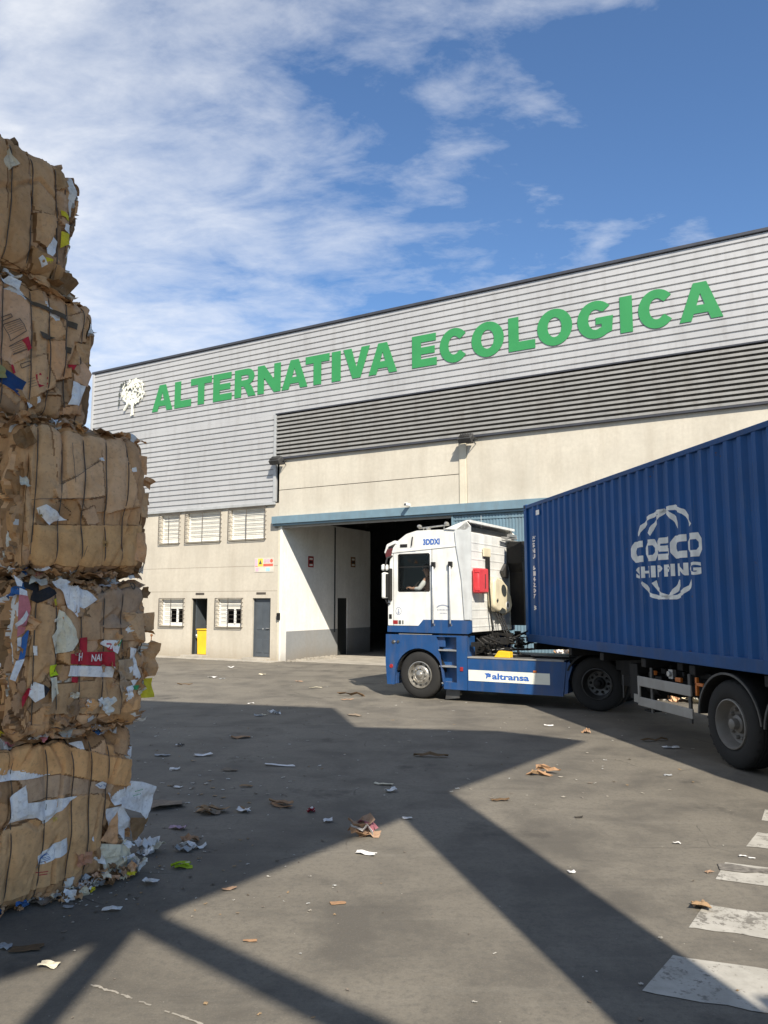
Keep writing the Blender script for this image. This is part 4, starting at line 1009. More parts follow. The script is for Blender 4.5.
# corrugation profile
prof = []; x = X0 + .16
while x + .278 < X1 - .15:
    prof += [(x, -.052), (x + .070, -.052), (x + .138, -.010), (x + .210, -.010)]; x += .278
prof.append((x, -.052)); prof.append((X1 - .15, -.052))
px_ = [p[0] for p in prof]; py_ = [p[1] for p in prof]
def cprof(x): return float(np.interp(x, px_, py_))
mb = MB(); n = len(prof)
mb.add([(p[0], p[1], .16) for p in prof] + [(p[0], p[1], CT - .09) for p in prof], [(i, n + i, n + i + 1, i + 1) for i in range(n - 1)])
panel = mb.build('side_panel', M['container_blue'], ct, recalc=False)
mb = MB(); mb.add([(p[0], -2.44 - p[1], .16) for p in prof] + [(p[0], -2.44 - p[1], CT - .09) for p in prof], [(i, i + 1, n + i + 1, n + i) for i in range(n - 1)])
mb.build('side_panel', M['container_blue'], ct, recalc=False)
mb = MB().box(X0 + .16, X1 - .16, -.08, -.002, CT - .095, CT - .02).box(X0 + .16, X1 - .16, -2.438, -2.36, CT - .095, CT - .02)
mb.build('top_rail', M['rail_blue'], ct, .008)
mb = MB().box(X0 + .16, X1 - .16, -.07, -.003, .005, .165).box(X0 + .16, X1 - .16, -2.437, -2.37, .005, .165)
mb.build('bottom_rail', M['rail_blue'], ct, .008)
for xx in (X0, X1 - .16):
    for yy in (-.16, -2.44):
        po = MB().box(xx, xx + .16, yy, yy + .16, .12, CT - .12).build('corner_post', M['container_blue'], ct, .015)
        for zz in (-.0, CT - .12):
            c_ = MB().box(xx - .004, xx + .166, yy - .003, yy + .163, zz, zz + .118).build('corner_casting', M['rail_blue'], po, .012)
            sy = 1 if yy > -1 else -1
            MB().lathe([(0, 0), (0, .035)], xx + .08, zz + .06, 14, y0=(yy + .1645 if sy > 0 else yy - .0045)).build('slot', M['louvre_back'], po)
mb = MB(); nn = 22
for k in range(nn):
    a = -.16 - 2.12*k/nn; b = -.16 - 2.12*(k + 1)/nn; xx = X1 - .06 + (.02 if k % 2 else -.02)
    mb.box(xx - .01, xx, a, b, .12, CT - .1)
mb.box(X1 - .15, X1 - .02, -2.28, -.16, .0, .118).box(X1 - .15, X1 - .02, -2.28, -.16, CT - .11, CT - .01)
mb.build('front_panel', M['container_blue'], ct)
MB().box(X0 + .01, X1 - .01, -2.40, -.04, CT - .045, CT - .03).build('roof', M['container_blue'], ct)
MB().box(X0 + .1, X1 - .1, -2.37, -.07, .10, .16).build('floor', M['black_metal'], ct)
dr = MB().box(X0 + .02, X0 + .07, -1.215, -.17, .12, CT - .12).build('door', M['container_blue'], ct, .01)
MB().tube([(X0 - .03, -.5, .1), (X0 - .03, -.5, CT - .1)], .017, 8).tube([(X0 - .03, -.95, .1), (X0 - .03, -.95, CT - .1)], .017, 8).build('lock_rod', M['steel'], dr)
dr = MB().box(X0 + .02, X0 + .07, -2.27, -1.225, .12, CT - .12).build('door', M['container_blue'], ct, .01)
MB().tube([(X0 - .03, -1.5, .1), (X0 - .03, -1.5, CT - .1)], .017, 8).tube([(X0 - .03, -1.95, .1), (X0 - .03, -1.95, CT - .1)], .017, 8).build('lock_rod', M['steel'], dr)
# painted marks follow the folds of the sheet
def decal(loops_or_mesh, name='lettering', m='decal_grey', off=.0025, bold=True):
    me = loops_or_mesh if isinstance(loops_or_mesh, bpy.types.Mesh) else shape_mesh(loops_or_mesh, 0.)
    bm = bmesh.new(); bm.from_mesh(me)
    bmesh.ops.remove_doubles(bm, verts=bm.verts, dist=1e-5)
    lo = min(v.co.x for v in bm.verts); hi = max(v.co.x for v in bm.verts)
    for b in px_:
        if lo < b < hi: bmesh.ops.bisect_plane(bm, geom=bm.verts[:] + bm.edges[:] + bm.faces[:], plane_co=(b, 0, 0), plane_no=(1, 0, 0), dist=1e-6)
    for v in bm.verts: x, z = v.co.x, v.co.y; v.co = (x, cprof(x) + off, z - CB)
    bm.to_mesh(me); bm.free(); me.materials.clear(); me.materials.append(M[m]); me.name = name
    return link(bpy.data.objects.new(name, me), panel)
def stroke(pts, w):
    """thick polyline outline with tapered ends allowed (w list)"""
    ws = w if hasattr(w, '__len__') else [w] * len(pts); L_ = []; R_ = []
    P = [Vector(p) for p in pts]
    for i, p in enumerate(P):
        t = (P[min(i + 1, len(P) - 1)] - P[max(i - 1, 0)]).normalized(); n_ = Vector((-t.y, t.x))
        L_.append(tuple(p + n_ * ws[i] / 2)); R_.append(tuple(p - n_ * ws[i] / 2))
    return L_ + R_[::-1]
def sqO(x0, x1, z0, z1, t=.088, k=.11): # letter O with clipped corners; x decreases to the right of the reader
    c = .09
    o = [(x0 - c, z0), (x0, z0 + k), (x0, z1 - k), (x0 - c, z1), (x1 + c, z1), (x1, z1 - k), (x1, z0 + k), (x1 + c, z0)]
    i = [(x0 - c - .03, z0 + t), (x0 - t, z0 + k + .02), (x0 - t, z1 - k - .02), (x0 - c - .03, z1 - t), (x1 + c + .03, z1 - t), (x1 + t, z1 - k - .02), (x1 + t, z0 + k + .02), (x1 + c + .03, z0 + t)]
    return [o, i]
def sqC(x0, x1, z0, z1, t=.096, k=.10):
    return [[(x1, z1), (x0 - .08, z1), (x0, z1 - k), (x0, z0 + k), (x0 - .08, z0), (x1, z0), (x1, z0 + t), (x0 - .12, z0 + t), (x0 - t, z0 + t + .04), (x0 - t, z1 - t - .04), (x0 - .12, z1 - t), (x1, z1 - t)]]
def sqS(x0, x1, z0, z1, t=.086):
    h = (z0 + z1) / 2
    return [[(x1, z1), (x0 - .06, z1), (x0, z1 - .06), (x0, h + .01), (x0 - .05, h - t*.45), (x1 + t, h - t*.5), (x1 + t, z0 + t), (x0, z0 + t), (x0, z0), (x1 + .06, z0), (x1, z0 + .06), (x1, h - .01), (x1 + .05, h + t*.5), (x0 - t, h + t*.5), (x0 - t, z1 - t), (x1, z1 - t)]]
z0, z1 = 2.615, 2.935
for lp in (sqC(2.44,2.10,z0,z1), sqO(2.06,1.70,z0,z1), sqS(1.66,1.35,z0,z1), sqC(1.31,.95,z0,z1), sqO(.92,.58,z0,z1)): decal(lp)
me = fit(text_mesh('SHIPPING', 1, 0., .045, space=1.14), 1.72, .175)
for v in me.vertices: v.co = (2.36 - v.co.x, 2.372 + v.co.y, 0)
decal(me)
# globe: four lobed strokes over the word and four under it
for P_, W_ in (([(2.20,3.02),(2.10,3.14),(1.94,3.24),(1.70,3.31),(1.47,3.325)], [.05,.075,.06,.07,.05]), ([(1.88,3.01),(1.80,3.12),(1.66,3.22),(1.50,3.30),(1.38,3.32)], [.08,.07,.06,.06,.05]),
              ([(1.52,3.33),(1.34,3.27),(1.22,3.18),(1.14,3.03)], [.04,.07,.08,.03]), ([(1.42,3.335),(1.20,3.335),(.98,3.25),(.88,3.15),(.80,3.03)], [.05,.075,.07,.06,.10]),
              ([(2.15,2.31),(2.05,2.22),(1.94,2.13),(1.75,2.08),(1.48,2.08)], [.04,.07,.06,.06,.05]), ([(1.82,2.31),(1.76,2.21),(1.62,2.13),(1.46,2.08)], [.08,.06,.055,.05]),
              ([(1.15,2.31),(1.22,2.20),(1.34,2.12),(1.52,2.08)], [.06,.08,.06,.05]), ([(.86,2.32),(.92,2.22),(1.06,2.14),(1.25,2.08),(1.46,2.075)], [.03,.06,.07,.06,.05])):
    decal([stroke(P_, W_)], 'globe_mark')
# owner code painted upright near the front post
dy = bpy.data.materials
for i, ch in enumerate(list('CSNU') + [''] + list('614207') + ['', '3']):
    zc = 3.27 - i * .118
    if not ch: continue
    me = fit(text_mesh(ch, 1, 0., .05), .13, .095)
    for v in me.vertices: v.co = (6.68 - v.co.x, zc + v.co.y, 0)
    decal(me, 'code_character')
for (a, b, c_, d_) in ((6.66, 6.53, 3.26, 3.40),(6.66, 6.53, 1.86, 2.02)):
    pass
decal([[(6.67,3.385),(6.53,3.385),(6.53,3.375),(6.67,3.375)]], 'code_frame')
# red container data plate
o = MB().box(X1 - .9, X1 - .72, -.0085, -.004, CT - .30, CT - .20).build('data_plate', M['decal_grey'], panel)

# ------------------------------------------------------------------ bales of waste cardboard
BR = [(.68,.40,.205),(.58,.335,.165),(.72,.44,.24),(.47,.27,.13),(.63,.385,.22),(.52,.33,.19),(.70,.385,.17),(.57,.355,.205)]
WH = [(.80,.79,.76),(.72,.70,.64),(.82,.82,.82),(.66,.61,.50)]
CO = dict(w=(.84,.83,.82), c=(.78,.71,.54), k=(.025,.025,.03), r=(.48,.03,.05), p=(.62,.22,.24), b=(.02,.06,.17), bl=(.05,.16,.42), y=(.72,.60,.04), g=(.06,.32,.12),
          yg=(.62,.78,.03), o=(.70,.39,.20), lb=(.70,.43,.26), gb=(.46,.34,.23), db=(.25,.15,.075), n=(.61,.37,.19), v=(.50,.36,.45), gr=(.40,.42,.44), t=(.10,.08,.06))
def inpoly(X, Z, poly):
    ins = np.zeros(X.shape, bool); n = len(poly)
    for i in range(n):
        x0, z0 = poly[i]; x1, z1 = poly[(i + 1) % n]
        if z0 == z1: continue
        c = ((z0 > Z) != (z1 > Z)) & (X < (x1 - x0) * (Z - z0) / (z1 - z0) + x0); ins ^= c
    return ins
def piece(mb, c, size, rr, colr, flat=False, asp=None, lift=None, rot=None, mi=0, nrm=None):
    """one crumpled irregular sheet centred at c"""
    nx, ny = 5, 4; asp = asp or rr.uniform(.5, 1.); a = rot if rot is not None else rr.uniform(0, 6.283)
    lay = flat == 'lay'; flat = bool(flat) and not lay
    n = Vector((rr.uniform(-.35,.35), rr.uniform(-.5,.2), 1)).normalized() if lay else Vector((rr.uniform(-1,1), rr.uniform(-1,1), rr.uniform(-1,1))).normalized() if not flat else Vector((rr.uniform(-.08,.08), rr.uniform(-.08,.08), 1)).normalized()
    if nrm is not None: n = nrm.normalized()
    u = n.orthogonal().normalized() if not flat else Vector((math.cos(a), math.sin(a), 0)); v = n.cross(u)
    if not flat: u, v = (u*math.cos(a) + v*math.sin(a)), (v*math.cos(a) - u*math.sin(a))
    amp = lift if lift is not None else size * .22; k1, k2, k3 = (rr.uniform(2, 6) for _ in range(3)); p1, p2 = rr.uniform(0, 6), rr.uniform(0, 6)
    vs_ = []
    for j in range(ny):
        for i in range(nx):
            s = i/(nx-1) - .5; t = j/(ny-1) - .5
            ed = 1 + rr.uniform(-.18, .12)
            h = amp * (.5*math.sin(k1*s*2 + p1) + .4*math.sin(k2*t*2 + k3*s + p2) + rr.uniform(-.25,.25))
            P = c + u*s*size*ed + v*t*size*asp*ed + n*h
            if flat: P.z = max(P.z, .006)
            vs_.append(P)
    mb.add(vs_, [(j*nx+i, j*nx+i+1, (j+1)*nx+i+1, (j+1)*nx+i) for j in range(ny-1) for i in range(nx-1)], mi, colr)

class Bale:
    def __init__(s, corner, baz, L, D, z0, Hh, seed, label, wires, rnd=.12, nudge=()):
        s.rr = random.Random(seed); s.L, s.D, s.H, s.seed, s.r = L, D, Hh, seed, rnd
        s.o = Vector((corner[0], corner[1], z0)); s.rz = R(90 - baz)
        s.root = empty('cardboard_bale', s.o, s.rz, label, 'bale', 'stack of baled waste cardboard')
        s.wires = wires; s.sheets = {}
        s.Rm = Matrix.Rotation(s.rz, 3, 'Z'); s.inv = s.Rm.transposed()
        s.nw = s.inv @ Vector((0, 1, 0))
        for face, (fa, fb) in dict(front=(L, Hh), left=(D, Hh), right=(D, Hh), top=(L, D)).items():
            lst = []; n = 46 if face == 'front' else 70
            if face == 'front' and seed == 12: n = 90
            for k in range(n):
                cx_, cz_ = s.rr.uniform(0, fa), s.rr.uniform(0, fb)
                if face == 'front': w_, h_ = s.rr.uniform(.12, .62)*.8, s.rr.uniform(.08, .42)*.8; a = s.rr.gauss(0, .5)
                else: w_, h_ = s.rr.uniform(.02, .12), s.rr.uniform(.12, .6); a = s.rr.gauss(0, .25)
                if k > n*.7: w_ *= .45; h_ *= .45
                pl = []
                for (p, q) in ((-.5,-.5),(.0,-.5+s.rr.uniform(-.1,.1)),(.5,-.5),(.5,.5),(.1,.5+s.rr.uniform(-.15,.15)),(-.5,.5)):
                    p += s.rr.uniform(-.14,.14); q += s.rr.uniform(-.14,.14)
                    pl.append((cx_ + p*w_*math.cos(a) - q*h_*math.sin(a), cz_ + p*w_*math.sin(a) + q*h_*math.cos(a)))
                c = s.rr.choice(BR); m_ = s.rr.uniform(.66, 1.06); c = tuple(x*m_ for x in c)
                if face != 'front' and s.rr.random() < .22: c = s.rr.choice(WH)
                elif face == 'front' and k > n*.8 and s.rr.random() < .25: c = s.rr.choice(WH)
                elif face != 'front' and s.rr.random() < .25: c = CO['db']
                lst.append((pl, s.rr.uniform(-.004, .020) if face == 'front' else s.rr.uniform(-.04, .04), (s.rr.uniform(-.09,.09), s.rr.uniform(-.09,.09)), c))
            s.sheets[face] = lst
    def px(s, u, v, off=0.):
        """a point of the photograph on the plane of the wired face -> face coordinates in metres"""
        r = s.inv @ ray(u, v); o = s.inv @ (Vector((0, 0, CAMH)) - s.o); k = (-off - o.y) / r.y
        p = o + r*k; return (p.x, p.z)
    def F(s, face, A, B, plates=True):
        A = np.asarray(A, float); B = np.asarray(B, float); L, D, H, r = s.L, s.D, s.H, s.r
        Z = np.zeros_like(A)
        if face == 'front': P = np.stack([A, Z, B], -1); N0 = np.array([0,-1,0.]); fa, fb = L, H
        elif face == 'back': P = np.stack([A, Z + D, B], -1); N0 = np.array([0,1,0.]); fa, fb = L, H
        elif face == 'left': P = np.stack([Z, A, B], -1); N0 = np.array([-1,0,0.]); fa, fb = D, H
        elif face == 'right': P = np.stack([Z + L, A, B], -1); N0 = np.array([1,0,0.]); fa, fb = D, H
        elif face == 'top': P = np.stack([A, B, Z + H], -1); N0 = np.array([0,0,1.]); fa, fb = L, D
        else: P = np.stack([A, B, Z], -1); N0 = np.array([0,0,-1.]); fa, fb = L, D
        half = np.array([L, D, H])/2; Q = P - half; C = np.clip(Q, -(half - r), half - r); d = Q - C
        ln = np.linalg.norm(d, axis=-1, keepdims=True) + 1e-9; nrm = d/ln; P2 = C + nrm*r + half
        # wires cut in, cardboard swells between them
        dep = np.zeros_like(A)
        if face in ('front', 'back', 'top', 'bottom'):
            for wx in s.wires: dep = dep - .020*np.exp(-((A - wx)/.022)**2) - .012*np.exp(-((A - wx)/.07)**2)
        edge = np.minimum(np.minimum(A, fa - A), np.minimum(B, fb - B)); fade = np.clip(edge/.05, 0, 1)
        dep = dep * np.clip(np.minimum(A, fa - A)/.04, 0, 1)
        dep = dep + fade*.025*np.sin(np.pi*np.clip(B/fb, 0, 1))
        rg = .34 if face == 'front' else .9
        dep = dep + .055*fbm(P, 2.4, s.seed, 2) + rg*(.070*facet(P, 4.2, s.seed) + .042*facet(P, 9.5, s.seed + 9)) + .024*np.abs(facet(P, 17, s.seed + 3)) - .030*np.clip(.05 - np.abs(facet(P, 2.8, s.seed + 21)), 0, .05)/.05
        cid = np.full(A.shape, -1)
        if plates and face in s.sheets:
            hh = np.zeros_like(A)
            for i, (pl, h, t, c) in enumerate(s.sheets[face]):
                m_ = inpoly(A, B, pl); cx_ = sum(p[0] for p in pl)/len(pl); cz_ = sum(p[1] for p in pl)/len(pl)
                hh = np.where(m_, h + (A - cx_)*t[0] + (B - cz_)*t[1], hh); cid = np.where(m_, i, cid)
            dep = dep + hh*fade
        return P2 + nrm*dep[..., None], nrm, cid
    def build(s):
        mb = MB()
        for face, (fa, fb) in dict(front=(s.L, s.H), left=(s.D, s.H), right=(s.D, s.H), top=(s.L, s.D), back=(s.L, s.H), bottom=(s.L, s.D)).items():
            res = {'front': .0085, 'left': .013, 'right': .013, 'top': .022}.get(face, .05)
            na, nb2 = max(2, int(fa/res)), max(2, int(fb/res))
            A, B = np.meshgrid(np.linspace(0, fa, na + 1), np.linspace(0, fb, nb2 + 1), indexing='ij')
            P, _, _ = s.F(face, A, B)
            Am = (A[:-1,:-1] + A[1:,1:])/2; Bm = (B[:-1,:-1] + B[1:,1:])/2
            cid = np.full(Am.shape, -1)
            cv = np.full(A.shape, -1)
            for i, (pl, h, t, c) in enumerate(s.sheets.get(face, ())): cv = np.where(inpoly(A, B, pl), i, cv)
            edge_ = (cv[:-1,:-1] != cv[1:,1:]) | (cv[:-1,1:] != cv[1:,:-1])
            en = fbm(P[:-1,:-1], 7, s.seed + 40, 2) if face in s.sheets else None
            for i, (pl, h, t, c) in enumerate(s.sheets.get(face, ())): cid = np.where(inpoly(Am, Bm, pl), i, cid)
            o = len(mb.v); mb.v += [tuple(p) for p in P.reshape(-1, 3)]
            W_ = nb2 + 1
            flip = face in ('front', 'right', 'top')
            for i in range(na):
                for j in range(nb2):
                    a = o + i*W_ + j; f = [a, a + W_, a + W_ + 1, a + 1]
                    mb.f.append(f if flip else f[::-1]); mb.m.append(0)
                    k = cid[i, j]; base = s.sheets[face][k][3] if k >= 0 else (BR[1] if face in s.sheets else CO['db'])
                    if face in s.sheets and edge_[i, j] and en[i, j] > .03: base = (base[0]*.50, base[1]*.46, base[2]*.42)  # darkens torn sheet edges; also paints shade between layers into the colour
                    mb.c.append(base)
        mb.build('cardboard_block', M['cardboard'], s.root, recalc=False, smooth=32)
        # baling wires
        for wx in s.wires:
            pts = []
            ph = s.rr.uniform(0, 6)
            for k in range(33):
                z = s.H*k/32; x = wx + .008*math.sin(z*4 + ph)
                P, N_, _ = s.F('front', np.array([x]), np.array([z])); pts.append(Vector(P[0]) + Vector(N_[0])*.003)
            for k in range(1, 12):
                y = s.D*k/12; P, N_, _ = s.F('top', np.array([wx]), np.array([y])); pts.append(Vector(P[0]) + Vector(N_[0])*.003)
            # taut wire: relax kinks
            for _ in range(3): pts = [pts[0]] + [(pts[i-1] + pts[i]*2 + pts[i+1])/4 + (Vector((0,-.0015,0)) if i < 32 else Vector()) for i in range(1, len(pts)-1)] + [pts[-1]]
            mb = MB().tube(pts, .0036, 6)
            mb.build('baling_wire', M['grille'], s.root, smooth=60)
    def patch(s, pts, c, name='paper_sheet', off=.007, label=None, amp=.006, scale=None):
        """a sheet lying on the wired face, outline given on the photograph"""
        poly = [s.px(*p) for p in pts] if scale is None else pts
        me = shape_mesh([poly], 0.); bm = bmesh.new(); bm.from_mesh(me); bmesh.ops.remove_doubles(bm, verts=bm.verts, dist=1e-5)
        for ax in (0, 1):
            lo = min(v.co[ax] for v in bm.verts); hi = max(v.co[ax] for v in bm.verts); st = .02; q = math.ceil(lo/st)*st
            while q < hi:
                no = [0,0,0]; no[ax] = 1; cc = [0,0,0]; cc[ax] = q
                bmesh.ops.bisect_plane(bm, geom=bm.verts[:] + bm.edges[:] + bm.faces[:], plane_co=cc, plane_no=no, dist=1e-6); q += st
        bmesh.ops.triangulate(bm, faces=bm.faces)
        co_ = np.array([(v.co.x, v.co.y) for v in bm.verts]); P, N_, _ = s.F('front', np.clip(co_[:,0], 0, s.L), np.clip(co_[:,1], 0, s.H), plates=False)
        ex = co_[:,0] - np.clip(co_[:,0], 0, s.L); ez = co_[:,1] - np.clip(co_[:,1], 0, s.H)
        wob = fbm(np.stack([co_[:,0], co_[:,1], co_[:,0]*0 + s.seed], -1), 14, 5, 2)
        for v, p, n_, a, b, w_ in zip(bm.verts, P, N_, ex, ez, wob):
            p = p + n_*(off + .020 + amp*w_ + .012*abs(w_)); v.co = (p[0] + a, p[1], p[2] + b)
        bm.to_mesh(me); bm.free()
        at = me.color_attributes.new('col', 'FLOAT_COLOR', 'CORNER'); c3 = CO[c] if isinstance(c, str) else c
        at.data.foreach_set('color', [*c3, 1.]*len(me.loops)); me.materials.clear(); me.materials.append(M['paper'] if c not in ('o','lb','gb','n','db') else M['cardboard']); me.name = name
        o = link(bpy.data.objects.new(name, me), s.root)
        if label: o['label'] = label
        return o
    def free(s, pts, c, off=.03, amp=.035, name='loose_flap', label=None, tilt=0.):
        """a crumpled sheet sticking out beside the bale, real size, a little in front of or behind the wired face"""
        poly = [s.px(*p, off) for p in pts]
        me = shape_mesh([poly], 0.); bm = bmesh.new(); bm.from_mesh(me); bmesh.ops.remove_doubles(bm, verts=bm.verts, dist=1e-5)
        for ax in (0, 1):
            lo = min(v.co[ax] for v in bm.verts); hi = max(v.co[ax] for v in bm.verts); st = .022; q = lo + st
            while q < hi:
                no = [0,0,0]; no[ax] = 1; cc = [0,0,0]; cc[ax] = q
                bmesh.ops.bisect_plane(bm, geom=bm.verts[:] + bm.edges[:] + bm.faces[:], plane_co=cc, plane_no=no, dist=1e-6); q += st
        bmesh.ops.triangulate(bm, faces=bm.faces)
        x0 = sum(p[0] for p in poly)/len(poly); sd_ = s.rr.randint(0, 999)
        co_ = np.array([(v.co.x, v.co.y, 0) for v in bm.verts]); wob = fbm(co_, 5, sd_, 3) + .6*np.abs(fbm(co_, 14, sd_ + 5, 2))
        for v, w_ in zip(bm.verts, wob): v.co = (v.co.x, -off + amp*2*w_ + tilt*(v.co.x - x0), v.co.y)
        bmesh.ops.solidify(bm, geom=bm.faces[:], thickness=.003)
        bm.to_mesh(me); bm.free()
        at = me.color_attributes.new('col', 'FLOAT_COLOR', 'CORNER'); at.data.foreach_set('color', [*CO[c], 1.]*len(me.loops))
        me.materials.clear(); me.materials.append(M['cardboard' if c in ('o','lb','gb','n','db') else 'paper']); me.name = name
        o = link(bpy.data.objects.new(name, me), s.root)
        if label: o['label'] = label
        return o
    def scraps(s, n_top=26, n_bot=60, n_right=9, n_left=34, n_face=4):
        mb = MB(); rr = s.rr
        def cc():
            q = rr.random()
            if q < .62: m_ = rr.uniform(.6, 1.05); return tuple(x*m_ for x in rr.choice(BR))
            if q < .82: return rr.choice(WH)
            if q < .93: return CO['db']
            return CO[rr.choice(['r','y','g','bl','p','c'])]
        for k in range(n_top):
            x = rr.uniform(.02, s.L - .01); piece(mb, Vector((x, rr.uniform(.03, .2), s.H - .02 + rr.uniform(-.015, .02))), rr.uniform(.07, .20), rr, cc(), 'lay', lift=.03)
        for k in range(n_bot):
            x = rr.uniform(.0, s.L); piece(mb, Vector((x, rr.uniform(.02, .14), .015 + rr.uniform(-.01, .05))), rr.uniform(.05, .18) if k % 3 else rr.uniform(.03, .08), rr, cc(), 'lay' if k % 3 else False, lift=.025)
        for k in range(n_right):
            z = rr.uniform(.03, s.H - .03); piece(mb, Vector((s.L + rr.uniform(-.04, .03), rr.uniform(.02, .3), z)), rr.uniform(.05, .15), rr, cc())
        for k in range(n_left):
            z = rr.uniform(.0, s.H); piece(mb, Vector((rr.uniform(-.05, .02), rr.uniform(.0, s.D*.8), z)), rr.uniform(.04, .14), rr, cc())
        for k in range(n_face):
            x = rr.uniform(.03, s.L - .03); z = rr.uniform(.05, s.H - .05)
            if s is b2 and k % 2: t_ = rr.random(); x = .15 + .8*t_; z = .05 + .30*t_ + rr.gauss(0, .04)
            P, N_, _ = s.F('front', np.array([x]), np.array([z]))
            c_ = cc() if s is b2 else (tuple(q*rr.uniform(.6, 1.1) for q in rr.choice(BR)) if rr.random() < .8 else rr.choice(WH))
            piece(mb, Vector(P[0]) + Vector(N_[0])*.012, rr.uniform(.03, .12), rr, c_, 'x' if False else False, None, .018, nrm=Vector((rr.uniform(-.45,.45), -1, rr.uniform(-.35,.5))))
        o = mb.build('torn_scraps', M['cardboard'], s.root, recalc=False); o['kind'] = 'stuff'
        return o

def atY(u, v, Y):
    r = ray(u, v); return Vector((0, 0, CAMH)) + r*(Y/r.y)
def bale_from(uR, vR, YR, baz, L, D, z0, H, seed, label, wires, **k):
    P = atY(uR, vR, YR); d = az(baz); c = P - d*L
    return Bale((c.x, c.y), baz, L, D, z0, H, seed, label, wires, **k)
def Zm(ox, oy, sc, pts): return [(ox + a/sc, oy + b/sc) for a, b in pts]

b1 = bale_from(131, 790, 6.1, 28, 1.38, 1.1, .0, 1.08, 11, 'bottom bale of the stack, with white paper stuffing bursting from its right end', (.22,.46,.70,.90,1.12), rnd=.10)
b2 = bale_from(147, 640, 5.98, 33.5, .98, 1.15, 1.10, 1.06, 12, 'second bale from the ground, full of mixed rubbish with a red and white printed box', (.10,.30,.50,.69,.86), rnd=.11)
b3 = bale_from(147, 495, 5.92, 35, 1.00, 1.15, 2.19, 1.10, 13, 'middle bale of the stack, smooth brown cardboard strapped with five wires', (.13,.33,.53,.71,.87), rnd=.15)
b4 = bale_from(91, 360, 5.72, 36, 1.12, 1.1, 3.30, 1.00, 14, 'fourth bale from the ground with red printed marks and a dark blue scrap', (.20,.42,.64,.82,.98), rnd=.10)
b5 = bale_from(80, 220, 5.60, 36, 1.12, 1.1, 4.29, 1.06, 15, 'topmost bale of the stack with yellow and white scraps showing', (.16,.40,.62,.83,1.0), rnd=.22)
for b, v_, xs_ in ((b1, 800, (10,42,67,86,105)), (b2, 620, (31,58,81,104,123)), (b3, 480, (35,60,83,106,125)), (b4, 340, (3,31,49,67,83)), (b5, 200, (8,31,57,72))):
    b.wires = tuple(min(max(b.px(x_, v_)[0], .05), b.L - .05) for x_ in xs_)
G5 = lambda *p: Zm(0, 120, 5.69, p); G4 = lambda *p: Zm(0, 250, 5.39, p); G3 = lambda *p: Zm(0, 400, 3.01, p); G2 = lambda *p: Zm(0, 560, 4.8, p); G1 = lambda *p: Zm(0, 720, 4.518, p)
def big(b, pts, c, h=.012, t=(0, 0)): b.sheets['front'].append(([b.px(*p) for p in pts], h*1.7, t, CO[c] if isinstance(c, str) else (c[0]*1.55, c[1]*1.42, c[2]*1.4)))
# large sheets pressed into the faces
big(b5, G5((-60,60),(30,80),(45,830),(-60,800)), (.36,.235,.12), .006, (.01,0)); big(b5, G5((40,70),(165,150),(160,870),(20,790)), (.33,.215,.11), .010, (0,.01)); big(b5, G5((175,150),(320,210),(330,560),(180,520)), (.38,.25,.13), .008)
big(b5, G5((325,200),(420,240),(460,370),(330,400)), (.30,.20,.10), .014); big(b5, G5((185,535),(320,560),(300,660),(250,740),(180,700)), (.40,.265,.14), .018, (.05,0)); big(b5, G5((165,720),(430,900),(380,990),(170,870)), (.30,.19,.09), .016)
big(b4, G4((0,180),(110,240),(180,290),(170,560),(60,620),(0,560)), 'lb', .010); big(b4, G4((180,290),(270,330),(260,640),(190,560)), (.41,.28,.155), .006); big(b4, G4((265,490),(370,490),(380,690),(290,710),(250,620)), 'o', .018)
big(b4, G4((60,620),(240,560),(300,740),(130,810)), (.43,.29,.16), .016, (.04,0)); big(b4, G4((350,360),(460,330),(470,500),(400,500),(370,640),(350,520)), (.38,.26,.15), .01); big(b4, G4((330,850),(455,830),(450,890),(325,890)), 'o', .015)
big(b3, G3((35,30),(150,70),(180,300),(110,340),(90,470)), (.40,.27,.145), .006); big(b3, G3((150,80),(300,110),(315,290),(170,300)), (.43,.29,.16), .010); big(b3, G3((150,270),(300,180),(310,290),(250,300),(160,300)), (.47,.32,.18), .016)
big(b3, G3((90,480),(100,375),(440,378),(430,500),(100,497)), (.42,.265,.12), .012); big(b3, G3((300,110),(370,110),(410,315),(320,345)), (.45,.31,.18), .014, (.05,0)); big(b3, G3((370,90),(450,160),(445,360),(410,320),(375,150)), (.36,.23,.12), .004)
big(b2, G2((450,110),(690,90),(690,250),(600,330),(500,330)), (.28,.21,.14), .014); big(b2, G2((160,190),(280,230),(275,500),(150,620),(30,640),(90,400)), (.40,.26,.13), .01); big(b2, G2((290,220),(490,200),(500,380),(350,390)), (.37,.25,.14), .012)
big(b2, G2((270,590),(520,570),(600,640),(560,740),(200,740)), (.33,.225,.12), .016, (0,-.05)); big(b2, G2((600,250),(740,260),(730,420),(640,380)), (.42,.28,.15), .02)
big(b1, G1((-60,95),(190,85),(320,120),(480,160),(600,180),(600,300),(500,292),(-60,215)), (.50,.30,.13), .018); big(b1, G1((-80,150),(30,150),(30,250),(-80,250)), (.50,.30,.13), .018)
big(b1, G1((70,265),(250,240),(500,290),(490,332),(290,332),(100,372)), (.36,.265,.17), .010); big(b1, G1((190,465),(325,340),(440,330),(495,370),(440,560),(320,700),(110,790),(-20,840),(-60,800),(5,500),(140,440)), (.44,.285,.14), .014)
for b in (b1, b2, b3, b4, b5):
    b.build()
    if b is b5: b.scraps(0, 50, 2, 20, 3)
    elif b is b2: b.scraps(26, 70, 12, 50, 34)
    else: b.scraps()
